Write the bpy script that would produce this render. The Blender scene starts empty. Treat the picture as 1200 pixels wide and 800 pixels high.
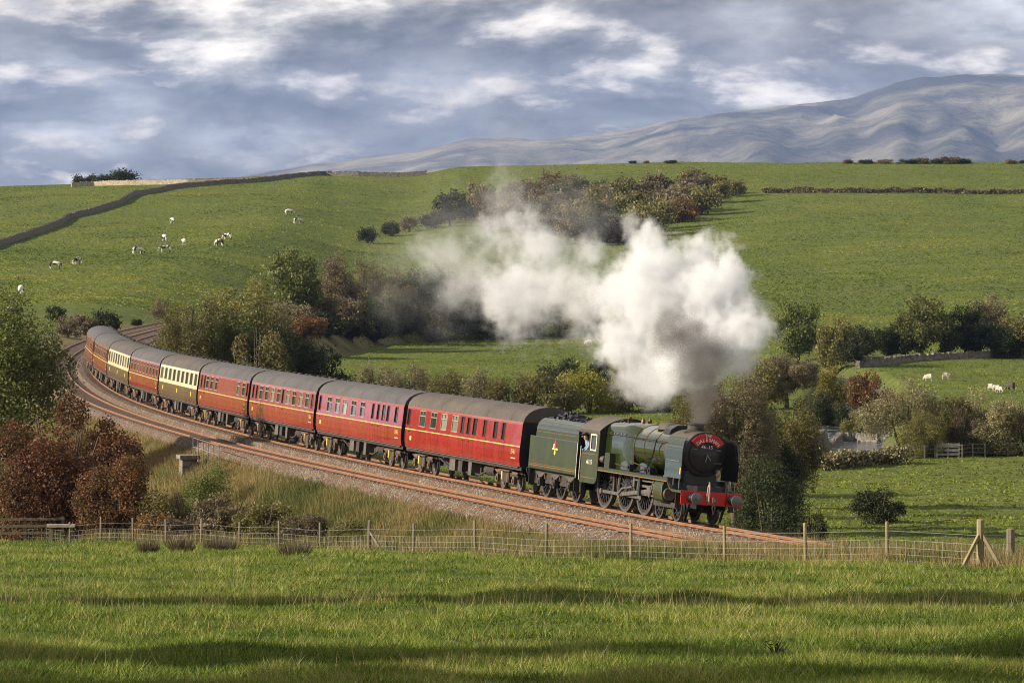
import bpy, bmesh, math, random
import numpy as np
from mathutils import Vector, Matrix, Euler

scene = bpy.context.scene
# ---------------------------------------------------------------- camera
cam_d = bpy.data.cameras.new("camera")
cam_d.sensor_width = 36.0
cam_d.lens = 156.0
cam_d.clip_start = 1.0
cam_d.clip_end = 60000.0
cam = bpy.data.objects.new("camera", cam_d)
scene.collection.objects.link(cam)
cam.location = (0, 0, 12.9)
cam.rotation_euler = (math.radians(90 - 1.829), 0, 0)
scene.camera = cam

# ---------------------------------------------------------------- light
SUN_EL = math.radians(25.0)
SUN_AZ = math.radians(9.0)          # degrees behind the exact left
to_sun = Vector((-math.cos(SUN_EL) * math.cos(SUN_AZ), -math.cos(SUN_EL) * math.sin(SUN_AZ), math.sin(SUN_EL)))
sun_d = bpy.data.lights.new("sun", 'SUN')
sun_d.energy = 5.0
sun_d.angle = math.radians(0.6)
sun_d.color = (1.0, 0.88, 0.71)
sun = bpy.data.objects.new("sun", sun_d)
scene.collection.objects.link(sun)
sun.rotation_euler = to_sun.to_track_quat('Z', 'Y').to_euler()

world = bpy.data.worlds.new("World")
scene.world = world
world.use_nodes = True
def build_world():
    nt = world.node_tree; N = nt.nodes; L = nt.links
    N.clear()
    out = N.new('ShaderNodeOutputWorld')
    sky = N.new('ShaderNodeTexSky'); sky.sky_type = 'NISHITA'; sky.sun_disc = False
    sky.sun_elevation = SUN_EL
    sky.sun_rotation = math.atan2(to_sun.x, to_sun.y)
    sky.altitude = 150; sky.dust_density = 1.5
    bg1 = N.new('ShaderNodeBackground'); bg1.inputs['Strength'].default_value = 0.06
    L.new(sky.outputs[0], bg1.inputs[0])
    tc = N.new('ShaderNodeTexCoord')
    def noise(off, scale, detail=8, rough=0.56, dist=0.25, squash=(1, 1, 2.7)):
        m = N.new('ShaderNodeMapping'); m.inputs['Scale'].default_value = squash; m.inputs['Location'].default_value = off
        L.new(tc.outputs['Generated'], m.inputs['Vector'])
        n = N.new('ShaderNodeTexNoise'); n.inputs['Scale'].default_value = scale; n.inputs['Detail'].default_value = detail
        n.inputs['Roughness'].default_value = rough; n.inputs['Distortion'].default_value = dist
        L.new(m.outputs[0], n.inputs['Vector'])
        return n.outputs['Fac']
    def ramp(src, stops):
        r = N.new('ShaderNodeValToRGB'); e = r.color_ramp.elements
        while len(e) > 1: e.remove(e[0])
        e[0].position = stops[0][0]; e[0].color = (*stops[0][1], 1)
        for p, c in stops[1:]:
            k = e.new(p); k.color = (*c, 1)
        L.new(src, r.inputs[0]); return r.outputs[0]
    def mth(op, a, b=None, clamp=False):
        m = N.new('ShaderNodeMath'); m.operation = op; m.use_clamp = clamp
        for k, v in enumerate((a, b)):
            if v is None: continue
            if isinstance(v, (int, float)): m.inputs[k].default_value = v
            else: L.new(v, m.inputs[k])
        return m.outputs[0]
    O = (0.37, 0.11, 0.23)
    n1 = noise(O, 15, 12, 0.56, 0.1)
    n1u = noise((O[0] - 0.0025, O[1], O[2] + 0.0110), 15, 12, 0.56, 0.1)
    big = noise((1.3, 0.4, 0.7), 7.0, 3, 0.5, 0.1, (1, 1, 4.5))
    relief = mth('MULTIPLY', mth('SUBTRACT', n1, n1u), 7.0)
    body = mth('ADD', mth('MULTIPLY', n1, 0.62), mth('MULTIPLY', big, 0.38))
    base = ramp(body, [(0.42, (0.54, 0.55, 0.58)), (0.455, (0.46, 0.455, 0.47)), (0.485, (0.30, 0.288, 0.29)), (0.52, (0.175, 0.163, 0.168)), (0.55, (0.24, 0.226, 0.226)), (0.59, (0.45, 0.42, 0.39)), (0.64, (0.80, 0.73, 0.64))])
    shade_ = mth('ADD', 1.0, mth('MULTIPLY', relief, 0.9))
    sc_ = N.new('ShaderNodeVectorMath'); sc_.operation = 'SCALE'; L.new(base, sc_.inputs[0]); L.new(mth('MAXIMUM', shade_, 0.45), sc_.inputs['Scale'])
    lit = mth('MULTIPLY', mth('ADD', relief, -0.12, True), ramp(n1, [(0.47, (0, 0, 0)), (0.58, (1, 1, 1))]), True)
    mix = N.new('ShaderNodeMix'); mix.data_type = 'RGBA'
    L.new(lit, mix.inputs['Factor']); L.new(sc_.outputs[0], mix.inputs['A'])
    mix.inputs['B'].default_value = (1.15, 1.02, 0.88, 1)
    bg2 = N.new('ShaderNodeBackground'); bg2.inputs['Strength'].default_value = 0.80
    L.new(mix.outputs['Result'], bg2.inputs[0])
    cover = ramp(body, [(0.34, (0.80, 0.80, 0.80)), (0.46, (1, 1, 1))])
    ms = N.new('ShaderNodeMixShader')
    L.new(cover, ms.inputs[0]); L.new(bg1.outputs[0], ms.inputs[1]); L.new(bg2.outputs[0], ms.inputs[2])
    L.new(ms.outputs[0], out.inputs['Surface'])
build_world()
scene.view_settings.view_transform = 'Standard'
scene.view_settings.look = 'None'
scene.view_settings.exposure = 0.80
scene.view_settings.gamma = 1.0
scene.view_settings.use_curve_mapping = False
scene.render.engine = 'CYCLES'
cy = scene.cycles
cy.use_denoising = True
cy.denoiser = 'OPENIMAGEDENOISE'
cy.denoising_input_passes = 'RGB_ALBEDO_NORMAL'
cy.denoising_prefilter = 'NONE'
cy.max_bounces = 8
cy.diffuse_bounces = 3
cy.glossy_bounces = 3
cy.transmission_bounces = 4
cy.transparent_max_bounces = 12
cy.volume_bounces = 5
cy.volume_step_rate = 0.15
cy.volume_max_steps = 256
cy.sample_clamp_indirect = 6.0
cy.filter_width = 1.05
random.seed(7)
RNG = np.random.default_rng(11)


# ---------------------------------------------------------------- helpers
COL = scene.collection
def link_obj(name, data, parent=None):
    o = bpy.data.objects.new(name, data); COL.objects.link(o)
    if parent is not None: o.parent = parent
    return o
def tag(o, label=None, cat=None, group=None, kind=None):
    if label: o["label"] = label
    if cat: o["category"] = cat
    if group: o["group"] = group
    if kind: o["kind"] = kind
    return o
def empty(name, loc=(0, 0, 0), rz=0.0):
    o = bpy.data.objects.new(name, None); COL.objects.link(o)
    o.location = loc; o.rotation_euler = (0, 0, rz); o.empty_display_size = 0.5
    return o
def copy_tree(o, parent=None):
    c = o.copy(); COL.objects.link(c); c.parent = parent
    for ch in list(o.children): copy_tree(ch, c)
    return c
class MB:
    """collects simple solids into one mesh"""
    def __init__(s): s.v = []; s.f = []
    def add(s, vs, fs):
        b = len(s.v); s.v += [tuple(v) for v in vs]; s.f += [tuple(i + b for i in f) for f in fs]; return s
    def box(s, x0, x1, y0, y1, z0, z1):
        vs = [(x, y, z) for z in (z0, z1) for y in (y0, y1) for x in (x0, x1)]
        return s.add(vs, [(0, 2, 3, 1), (4, 5, 7, 6), (0, 1, 5, 4), (2, 6, 7, 3), (0, 4, 6, 2), (1, 3, 7, 5)])
    def bar(s, p0, p1, w, h):
        p0 = Vector(p0); p1 = Vector(p1); d = (p1 - p0).normalized()
        up = Vector((0, 0, 1)) if abs(d.z) < 0.95 else Vector((0, 1, 0))
        a = d.cross(up).normalized() * w / 2; b = a.normalized().cross(d) * h / 2
        vs = [p + i * a + j * b for p in (p0, p1) for i, j in ((-1, -1), (1, -1), (1, 1), (-1, 1))]
        return s.add(vs, [(3, 2, 1, 0), (4, 5, 6, 7), (0, 1, 5, 4), (1, 2, 6, 5), (2, 3, 7, 6), (3, 0, 4, 7)])
    def cyl(s, p0, p1, r0, r1=None, n=12, caps=True):
        r1 = r0 if r1 is None else r1
        p0 = Vector(p0); p1 = Vector(p1); d = (p1 - p0).normalized()
        up = Vector((0, 0, 1)) if abs(d.z) < 0.95 else Vector((0, 1, 0))
        a = d.cross(up).normalized(); b = a.cross(d)
        vs = []
        for p, r in ((p0, r0), (p1, r1)):
            for k in range(n):
                t = 2 * math.pi * k / n; vs.append(p + r * (math.cos(t) * a + math.sin(t) * b))
        fs = [(k, (k + 1) % n, n + (k + 1) % n, n + k) for k in range(n)]
        if caps: fs += [tuple(range(n - 1, -1, -1)), tuple(range(n, 2 * n))]
        return s.add(vs, fs)
    def lathe(s, o, axis, prof, n=24):
        """prof: list of (distance along axis, radius)"""
        o = Vector(o); d = Vector(axis).normalized()
        up = Vector((0, 0, 1)) if abs(d.z) < 0.95 else Vector((0, 1, 0))
        a = d.cross(up).normalized(); b = a.cross(d)
        vs = []
        for h, r in prof:
            for k in range(n):
                t = 2 * math.pi * k / n; vs.append(o + h * d + r * (math.cos(t) * a + math.sin(t) * b))
        fs = []
        for i in range(len(prof) - 1):
            for k in range(n):
                fs.append((i * n + k, i * n + (k + 1) % n, (i + 1) * n + (k + 1) % n, (i + 1) * n + k))
        if prof[0][1] > 1e-4: fs.append(tuple(range(n - 1, -1, -1)))
        if prof[-1][1] > 1e-4: fs.append(tuple(range((len(prof) - 1) * n, len(prof) * n)))
        return s.add(vs, fs)
    def loft(s, secs, closed=True, cap=True):
        """secs: list of lists of points, equal length"""
        n = len(secs[0]); vs = [p for q in secs for p in q]; fs = []
        for i in range(len(secs) - 1):
            for k in range(n if closed else n - 1):
                fs.append((i * n + k, i * n + (k + 1) % n, (i + 1) * n + (k + 1) % n, (i + 1) * n + k))
        if cap and closed: fs += [tuple(range(n - 1, -1, -1)), tuple(range((len(secs) - 1) * n, len(secs) * n))]
        return s.add(vs, fs)
    def prism(s, prof, y0, y1, cap=True):
        return s.loft([[(x, y0, z) for x, z in prof], [(x, y1, z) for x, z in prof]], True, cap)
    def xprism(s, prof, x0, x1):
        """prof of (y, z) swept along x"""
        return s.loft([[(x0, y, z) for y, z in prof], [(x1, y, z) for y, z in prof]])
    def tube(s, pts, r, n=6):
        pts = [Vector(p) for p in pts]; secs = []
        for i, p in enumerate(pts):
            d = (pts[min(i + 1, len(pts) - 1)] - pts[max(i - 1, 0)]).normalized()
            up = Vector((0, 0, 1)) if abs(d.z) < 0.95 else Vector((0, 1, 0))
            a = d.cross(up).normalized(); b = a.cross(d)
            rr = r[i] if isinstance(r, (list, tuple)) else r
            secs.append([p + rr * (math.cos(2 * math.pi * k / n) * a + math.sin(2 * math.pi * k / n) * b) for k in range(n)])
        return s.loft(secs)
    def mesh(s, name, smooth=None):
        me = bpy.data.meshes.new(name); me.from_pydata(s.v, [], s.f)
        bm = bmesh.new(); bm.from_mesh(me); bmesh.ops.recalc_face_normals(bm, faces=bm.faces); bm.to_mesh(me); bm.free()
        if smooth is not None:
            me.shade_smooth()
            try: me.set_sharp_from_angle(angle=math.radians(smooth))
            except Exception: pass
        return me
    def build(s, name, mat, parent=None, smooth=35):
        me = s.mesh(name, smooth); me.materials.append(mat)
        return link_obj(name, me, parent)
def np_mesh(name, verts, faces, mat, attrs=None, smooth=False):
    """verts (n,3), faces (m,k) with one k"""
    me = bpy.data.meshes.new(name)
    verts = np.asarray(verts, np.float32); faces = np.asarray(faces, np.int32)
    m, k = faces.shape
    me.vertices.add(len(verts)); me.vertices.foreach_set("co", verts.ravel())
    me.loops.add(m * k); me.loops.foreach_set("vertex_index", faces.ravel())
    me.polygons.add(m); me.polygons.foreach_set("loop_start", np.arange(0, m * k, k, dtype=np.int32))
    me.polygons.foreach_set("use_smooth", np.full(m, smooth, dtype=bool))
    for nm, arr in (attrs or {}).items():
        at = me.attributes.new(nm, 'FLOAT', 'POINT'); at.data.foreach_set("value", np.asarray(arr, np.float32))
    me.update(); me.validate()
    me.materials.append(mat)
    return me
# ---------------------------------------------------------------- materials
class NT:
    def __init__(s, name):
        s.m = bpy.data.materials.new(name); s.m.use_nodes = True
        s.t = s.m.node_tree; s.N = s.t.nodes; s.L = s.t.links
        s.b = s.N['Principled BSDF']; s.out = s.N['Material Output']
        s._tc = None
    def tc(s, which='Object'):
        if s._tc is None: s._tc = s.N.new('ShaderNodeTexCoord')
        return s._tc.outputs[which]
    def pos(s):
        return s.N.new('ShaderNodeNewGeometry').outputs['Position']
    def noise(s, scale, detail=4, rough=0.55, src=None, sc=None, dist=0.0, out='Fac'):
        src = src if src is not None else s.tc()
        if sc:
            mp = s.N.new('ShaderNodeMapping'); mp.inputs['Scale'].default_value = sc; s.L.new(src, mp.inputs['Vector']); src = mp.outputs[0]
        n = s.N.new('ShaderNodeTexNoise'); n.inputs['Scale'].default_value = scale; n.inputs['Detail'].default_value = detail
        n.inputs['Roughness'].default_value = rough; n.inputs['Distortion'].default_value = dist
        s.L.new(src, n.inputs['Vector']); return n.outputs[out]
    def voro(s, scale, src=None, out='Distance', feature='F1'):
        v = s.N.new('ShaderNodeTexVoronoi'); v.feature = feature; v.inputs['Scale'].default_value = scale
        s.L.new(src if src is not None else s.tc(), v.inputs['Vector']); return v.outputs[out]
    def attr(s, name):
        a = s.N.new('ShaderNodeAttribute'); a.attribute_name = name; return a.outputs['Fac']
    def rnd(s):
        return s.N.new('ShaderNodeObjectInfo').outputs['Random']
    def ramp(s, src, stops):
        r = s.N.new('ShaderNodeValToRGB'); e = r.color_ramp.elements
        while len(e) > 1: e.remove(e[0])
        c = stops[0][1]; e[0].position = stops[0][0]; e[0].color = (*c, 1) if isinstance(c, tuple) else (c, c, c, 1)
        for p, c in stops[1:]:
            k = e.new(p); k.color = (*c, 1) if isinstance(c, tuple) else (c, c, c, 1)
        s.L.new(src, r.inputs[0]); return r.outputs[0]
    def math(s, op, a, b=None, c=None, clamp=False):
        m = s.N.new('ShaderNodeMath'); m.operation = op; m.use_clamp = clamp
        for k, v in enumerate((a, b, c)):
            if v is None: continue
            if isinstance(v, (int, float)): m.inputs[k].default_value = v
            else: s.L.new(v, m.inputs[k])
        return m.outputs[0]
    def mix(s, fac, a, b, blend='MIX'):
        m = s.N.new('ShaderNodeMix'); m.data_type = 'RGBA'; m.blend_type = blend
        for k, v in (('Factor', fac), ('A', a), ('B', b)):
            if isinstance(v, tuple): m.inputs[k].default_value = (*v, 1)
            elif isinstance(v, (int, float)): m.inputs[k].default_value = v
            else: s.L.new(v, m.inputs[k])
        return m.outputs['Result']
    def set(s, inp, v):
        i = s.b.inputs[inp]
        if isinstance(v, tuple): i.default_value = (*v, 1)
        elif isinstance(v, (int, float)): i.default_value = v
        else: s.L.new(v, i)
        return s
    def bump(s, h, dist=0.02, strength=1.0):
        b = s.N.new('ShaderNodeBump'); b.inputs['Distance'].default_value = dist; b.inputs['Strength'].default_value = strength
        s.L.new(h, b.inputs['Height']); s.L.new(b.outputs[0], s.b.inputs['Normal']); return s
def shade(c, k): return tuple(min(1.0, v * k) for v in c)
def paint(name, c, rough=0.35, var=0.3, scale=1.2, metal=0.0, coat=0.0, dirt=None, streak=(1, 1, 0.35), bump=0.0):
    n = NT(name)
    f = n.noise(scale, 5, 0.6, sc=streak)
    col = n.mix(n.ramp(f, [(0.3, 0.0), (0.7, 1.0)]), shade(c, 1 - var), shade(c, 1 + var))
    if dirt:
        g = n.noise(scale * 2.7, 6, 0.65, sc=(1, 1, 0.5))
        col = n.mix(n.ramp(g, [(0.5, 0.0), (0.72, 0.75)]), col, dirt)
    n.set('Base Color', col).set('Metallic', metal)
    n.set('Roughness', n.ramp(n.noise(scale * 3, 4), [(0.25, max(0.03, rough * 0.7)), (0.75, min(1, rough * 1.35))]))
    if coat:
        n.set('Coat Weight', coat).set('Coat Roughness', 0.05)
    if bump:
        n.bump(n.noise(scale * 6, 5), bump)
    return n.m

# ---------------------------------------------------------------- terrain
TP = [-0.22497, 0.7272, 0.22772, 4.15708, -18.79633, -23.42603]            # railway centre line x(y), fitted polynomial in (y-300)/100
def track_dx(y):
    y = np.asarray(y, float)
    c = np.clip(y, 165.0, 495.0)
    d = np.polyval(np.polyder(np.array(TP)), (c - 300.0) / 100.0) / 100.0
    return d + (y - c) / np.where(y > c, 2500.0, 1100.0)
def track_x(y):
    y = np.asarray(y, float)
    c = np.clip(y, 165.0, 495.0)
    d = np.polyval(np.polyder(np.array(TP)), (c - 300.0) / 100.0) / 100.0
    return np.polyval(TP, (c - 300.0) / 100.0) + d * (y - c) + (y - c) ** 2 / np.where(y > c, 5000.0, 2200.0)
ZY = [60, 150, 195, 214, 234, 254, 273, 293, 313, 333, 360, 420, 500, 700]
ZZ = [0.35, -0.06, -0.12, -0.27, -0.49, -0.73, -0.95, -1.18, -1.38, -1.5, -1.55, -1.55, -1.5, -1.3]
def track_z(y):
    y = np.asarray(y, float)
    return sum(np.interp(y + o, ZY, ZZ) for o in (-8, -4, 0, 4, 8)) / 5.0
def sstep(a, b, x):
    t = np.clip((np.asarray(x, float) - a) / (b - a), 0, 1)
    return t * t * (3 - 2 * t)
def hash2(i, j, k=0):
    n = np.sin(i * 127.1 + j * 311.7 + k * 74.7) * 43758.5453
    return n - np.floor(n)
def vnoise(x, y, k=0):
    xi = np.floor(x); yi = np.floor(y); fx = x - xi; fy = y - yi
    fx = fx * fx * (3 - 2 * fx); fy = fy * fy * (3 - 2 * fy)
    a = hash2(xi, yi, k); b = hash2(xi + 1, yi, k); c = hash2(xi, yi + 1, k); d = hash2(xi + 1, yi + 1, k)
    return (a + (b - a) * fx) * (1 - fy) + (c + (d - c) * fx) * fy - 0.5
def fbm(x, y, n=4, k=0):
    s = 0; a = 1.0
    for o in range(n):
        s = s + a * vnoise(x * 2 ** o + 13.7 * o, y * 2 ** o - 7.1 * o, k); a *= 0.5
    return s
RIVER = [(8, 640), (22, 600), (33, 555), (38, 515), (37.5, 478), (33.5, 440), (31, 404), (28.5, 380), (30, 362), (24, 345), (10, 338), (-6, 345), (-20, 330), (-40, 300), (-60, 285)]
def river_d(x, y):
    d = np.full(np.shape(x), 1e9)
    for (x0, y0), (x1, y1) in zip(RIVER[:-1], RIVER[1:]):
        vx, vy = x1 - x0, y1 - y0
        t = np.clip(((x - x0) * vx + (y - y0) * vy) / (vx * vx + vy * vy), 0, 1)
        d = np.minimum(d, np.hypot(x - x0 - t * vx, y - y0 - t * vy))
    return d
RVZ = -8.3
def hill_rise(x, y):
    """height gained on the far hillside"""
    az = x / np.maximum(y, 1.0)
    crest = np.interp(az, [-0.3, -0.116, -0.077, -0.04, -0.012, 0.03, 0.116, 0.3], [16, 18.4, 20.4, 22.3, 29.7, 31.0, 31.0, 26])
    yc = 1300.0
    y0 = 640.0 - 95.0 * sstep(-25, -60, x)
    t = np.clip((y - y0) / (yc - y0), 0, None)
    up = np.where(t < 1, 0.62 * t + 0.38 * t * t, 1.0)
    down = np.where(y > yc, ((y - yc) / 420.0) ** 2 * 14.0, 0.0)
    # the little valley the beck runs down in
    g = np.interp(y, [600, 760, 1000, 1300], [-30, -12, 30, 62])
    gully = 3.2 * np.exp(-((x - g) / 26.0) ** 2) * sstep(600, 700, y) * (1 - sstep(1050, 1250, y))
    roll = fbm(x / 90.0, y / 160.0, 3, 3) * 2.4 * sstep(0, 0.15, t) * (1 - sstep(0.8, 1.0, t) * 0.8)
    return np.maximum(crest * up - down, -40) - gully + roll
def ground(x, y):
    x = np.asarray(x, float); y = np.asarray(y, float)
    yy = np.clip(y, 60, 700)
    xt = track_x(yy); zt = track_z(yy) - 0.45
    c = 1.0 / np.sqrt(1 + track_dx(yy) ** 2)
    d = (x - xt) * c
    near = np.maximum(11.2 - 0.07 * y, -6.2) + fbm(x / 9.0, y / 14.0, 3, 1) * 0.13 * sstep(20, 60, y) + fbm(x / 1.6, y / 1.8, 2, 5) * 0.10
    val = -7.0 + 5.2 * sstep(-22, -58, x) * sstep(390, 470, y) + fbm(x / 30.0, y / 40.0, 3, 2) * 0.5
    rd = river_d(x, y)
    val = np.where(y > 200, val - (val - RVZ + 0.45) * (1 - sstep(2.2, 5.0, rd)), val)
    hr = hill_rise(x, y)
    far = val + hr
    nearB = near * (1 - sstep(330, 470, y)) + far * sstep(330, 470, y)
    right = far * 1.0
    eL = np.maximum(-4.9 - d, 0); eR = np.maximum(d - 3.0, 0)
    e = np.where(d < 0, eL, eR)
    base = np.where(d < -1.7, nearB, right)
    lim = e / 1.7 + np.clip(e - 6, 0, None) * 0.25
    g = np.clip(base, zt - lim, zt + lim)
    g = g + fbm(x / 1.7, y / 1.9, 2, 8) * 0.22 * sstep(0.3, 3, e) * (1 - sstep(300, 400, y))
    g = g + 1.1 * np.exp(-((d - 6.5) / 2.6) ** 2) * (1 - sstep(168, 186, y)) * (d > 3.0)
    return np.where(y < 700, g, far)

# ---------------------------------------------------------------- setting
FU = [22, 48, 81, 117, 155, 194, 235, 280, 327, 375, 432, 484, 557, 640, 740, 850, 945, 1041, 1150]
FYK = ([22, 155, 235, 327, 432, 484, 557, 640, 740, 850, 945, 1041, 1150], [228, 214, 206, 196, 183, 175, 164, 155, 149, 143, 137, 132, 126])
FENCE = [((u - 600) / 5200.0 * float(np.interp(u, *FYK)), float(np.interp(u, *FYK))) for u in FU]
FENCE = [(round(a, 2), round(b, 2)) for a, b in FENCE]
_fx = np.array([p[0] for p in FENCE]); _fy = np.array([p[1] for p in FENCE])
def fence_y(x): return np.interp(x, _fx, _fy)
def track_d(x, y):
    yy = np.clip(y, 60, 700)
    return (x - track_x(yy)) / np.sqrt(1 + track_dx(yy) ** 2)
def rough_mask(x, y):
    d = track_d(x, y)
    e = np.where(d < 0, -4.9 - d, d - 3.0)
    r = (1 - sstep(6, 11, e)) * (y < 660)
    r2 = sstep(-0.5, 0.8, y - fence_y(x)) * (d < 0) * (1 - sstep(300, 340, y))
    return np.clip(np.maximum(r, r2), 0, 1)
def mat_ground():
    n = NT("pasture")
    p = n.pos()
    big = n.noise(0.035, 4, 0.6, p)
    mid = n.noise(0.35, 5, 0.6, p, sc=(0.55, 1, 1))
    fine = n.noise(2.2, 6, 0.7, p, sc=(0.6, 1, 1))
    blade = n.noise(9.0, 5, 0.75, p)
    c1 = n.mix(n.ramp(mid, [(0.30, 0), (0.70, 1)]), (0.072, 0.116, 0.010), (0.145, 0.190, 0.018))
    c2 = n.mix(n.ramp(big, [(0.35, 0), (0.65, 0.6)]), c1, (0.155, 0.165, 0.035))
    c3 = n.mix(n.ramp(fine, [(0.40, 0.0), (0.72, 0.75)]), c2, (0.175, 0.185, 0.062))
    tus = n.noise(1.1, 5, 0.7, p, sc=(0.45, 1.0, 1))
    c3 = n.mix(n.ramp(tus, [(0.40, 0.7), (0.52, 0.0)]), c3, (0.034, 0.056, 0.010))  # dark flecks paint the shadows of tussocks into the grass colour
    c3 = n.mix(n.ramp(tus, [(0.55, 0.0), (0.70, 0.6)]), c3, (0.185, 0.190, 0.060))
    c3 = n.mix(n.ramp(blade, [(0.36, 0.75), (0.55, 0.0)]), c3, (0.030, 0.050, 0.010))
    straw = n.mix(n.ramp(fine, [(0.3, 0), (0.7, 1)]), (0.13, 0.115, 0.045), (0.25, 0.20, 0.10))
    straw = n.mix(n.ramp(mid, [(0.45, 0.0), (0.62, 0.75)]), straw, (0.065, 0.085, 0.020))
    col = n.mix(n.attr('rough'), c3, straw)
    soil = n.mix(n.ramp(fine, [(0.35, 0), (0.65, 1)]), (0.055, 0.045, 0.03), (0.12, 0.10, 0.07))
    col = n.mix(n.attr('bare'), col, soil)
    n.set('Base Color', col).set('Roughness', 0.9).set('Specular IOR Level', 0.15)
    h = n.math('ADD', n.math('MULTIPLY', n.noise(0.9, 6, 0.65, p, sc=(0.5, 1, 1)), 0.55), n.math('MULTIPLY', fine, 0.35))
    n.bump(h, 0.55, 0.9)
    return n.m
def build_ground():
    ys = np.concatenate([np.arange(-60, 36, 6.0), np.arange(36, 60, 0.6), np.arange(60, 120, 0.8), np.arange(120, 300, 0.7), np.arange(300, 420, 1.4),
                         np.arange(420, 700, 2.5), np.arange(700, 1360, 5.0), np.arange(1360, 1800, 20.0), np.arange(1800, 6200, 200.0), np.arange(6200, 14000, 800.0)])
    a = np.linspace(-1, 1, 361)
    # columns fan out so that cells keep a similar size on the ground
    out = np.sign(a) * (np.abs(a) * 0.75 + np.maximum(np.abs(a) - 0.82, 0) ** 2 * 55)
    X = []; Y = []
    for y in ys:
        w = 22 + max(y, 0) * 0.155
        X.append(out * w); Y.append(np.full(len(a), y))
    X = np.array(X); Y = np.array(Y)
    Z = ground(X, Y)
    Z = np.where(Y > 1780, -60.0, np.maximum(Z, -60.0))
    r, c = X.shape
    idx = np.arange(r * c).reshape(r, c)
    F = np.stack([idx[:-1, :-1], idx[:-1, 1:], idx[1:, 1:], idx[1:, :-1]], -1).reshape(-1, 4)
    rd = river_d(X, Y)
    bare = (1 - sstep(2.4, 4.5, rd)) * (Y > 200)
    me = np_mesh("ground", np.stack([X, Y, Z], -1).reshape(-1, 3), F, mat_ground(), {'rough': rough_mask(X, Y).ravel(), 'bare': bare.ravel()}, True)
    tag(link_obj("ground", me), "green pasture falling to the railway and rising to a hill", kind='structure')
build_ground()

# --- distant fells
def build_mountain():
    n = NT("moorland"); p = n.pos()
    a = n.noise(0.0006, 6, 0.6, p); b = n.noise(0.003, 5, 0.6, p, sc=(1, 0.5, 1))
    c = n.mix(n.ramp(a, [(0.42, 0), (0.56, 1)]), (0.045, 0.046, 0.042), (0.260, 0.235, 0.185))  # pale and dark albedo patches paint in sunlit slopes and cloud shadow
    c = n.mix(n.ramp(b, [(0.45, 0), (0.65, 0.7)]), c, (0.070, 0.060, 0.060))
    n.set('Base Color', c).set('Roughness', 1.0).set('Specular IOR Level', 0.0)
    n.bump(n.noise(0.002, 6, 0.6, p), 110.0, 0.9)
    az = np.linspace(-0.30, 0.34, 420); ys = np.linspace(13000, 26000, 110)
    U = [-0.30, -0.10, -0.055, -0.045, -0.02, -0.008, 0.004, 0.02, 0.045, 0.058, 0.067, 0.077, 0.086, 0.093, 0.103, 0.115, 0.16, 0.22, 0.34]
    VT = [300, 250, 200, 192, 178, 165, 166, 160, 137, 128, 124, 116, 98, 95, 91, 93, 98, 110, 140]
    A, Y = np.meshgrid(az, ys)
    top = (234 - np.interp(A, U, VT)) / 5200.0                      # elevation angle of the ridge
    t = (Y - 13000) / 13000.0
    ridge_z = 12.9 + top * 22600.0
    prof = sstep(0.0, 0.74, t) * (1 - 0.5 * sstep(0.74, 1.0, t))
    spur = fbm(A * 14, t * 1.4, 4, 21) * 105 + fbm(A * 110, t * 9.0, 5, 23) * 60
    gul = -np.abs(fbm(A * 30 + t * 2.5, t * 2.0, 5, 29)) * 120
    env = np.sin(np.clip(t / 0.74, 0, 1) * math.pi) ** 0.8
    low = 40 * sstep(-0.08, 0.12, A)
    Z = -30 + (ridge_z + 30) * prof + (spur + gul) * env * np.clip((ridge_z + 60) / 560.0, 0.05, 1.0) + fbm(A * 60, t * 3, 4, 27) * 10
    X = A * Y
    r, c_ = X.shape; idx = np.arange(r * c_).reshape(r, c_)
    F = np.stack([idx[:-1, :-1], idx[:-1, 1:], idx[1:, 1:], idx[1:, :-1]], -1).reshape(-1, 4)
    me = np_mesh("mountain", np.stack([X, Y, Z], -1).reshape(-1, 3), F, n.m, None, True)
    tag(link_obj("mountain", me), "long blue hazy fell rising beyond the green hill", kind='structure')
build_mountain()

# --- railway: ballast, rails, sleepers
CANT = math.radians(5.0)
TY = np.arange(118, 640, 1.0)
TXs = track_x(TY); TZs = track_z(TY); TD = track_dx(TY)
_fw = np.stack([-TD, -np.ones_like(TD), np.zeros_like(TD)], -1); _fw /= np.linalg.norm(_fw, axis=1)[:, None]     # travel direction of the train
_rt = np.stack([_fw[:, 1], -_fw[:, 0], np.zeros_like(TD)], -1)                                                   # vehicle's right side = outside of the curve
_P = np.stack([TXs, TY, TZs], -1)
CT = math.tan(CANT)
def rail_pt(o, h, track):
    """offset o across (positive to the outside), height h, on track 0 (train) or 1 (outer)"""
    return _P + _rt * (o + 3.4 * track) + np.array([0, 0, 1.0]) * (h + o * CT)
def sweep(secs, name, mat, parent=None, smooth=False, closed=True, attrs=None):
    S = np.stack(secs, 1); m, k, _ = S.shape
    idx = np.arange(m * k).reshape(m, k)
    nx = np.roll(idx, -1, 1) if closed else idx[:, 1:]
    cu = idx if closed else idx[:, :-1]
    F = np.stack([cu[:-1], nx[:-1], nx[1:], cu[1:]], -1).reshape(-1, 4)
    me = np_mesh(name, S.reshape(-1, 3), F, mat, {q: np.tile(np.asarray(a, float), m) for q, a in (attrs or {}).items()}, smooth)
    return link_obj(name, me, parent)
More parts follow.
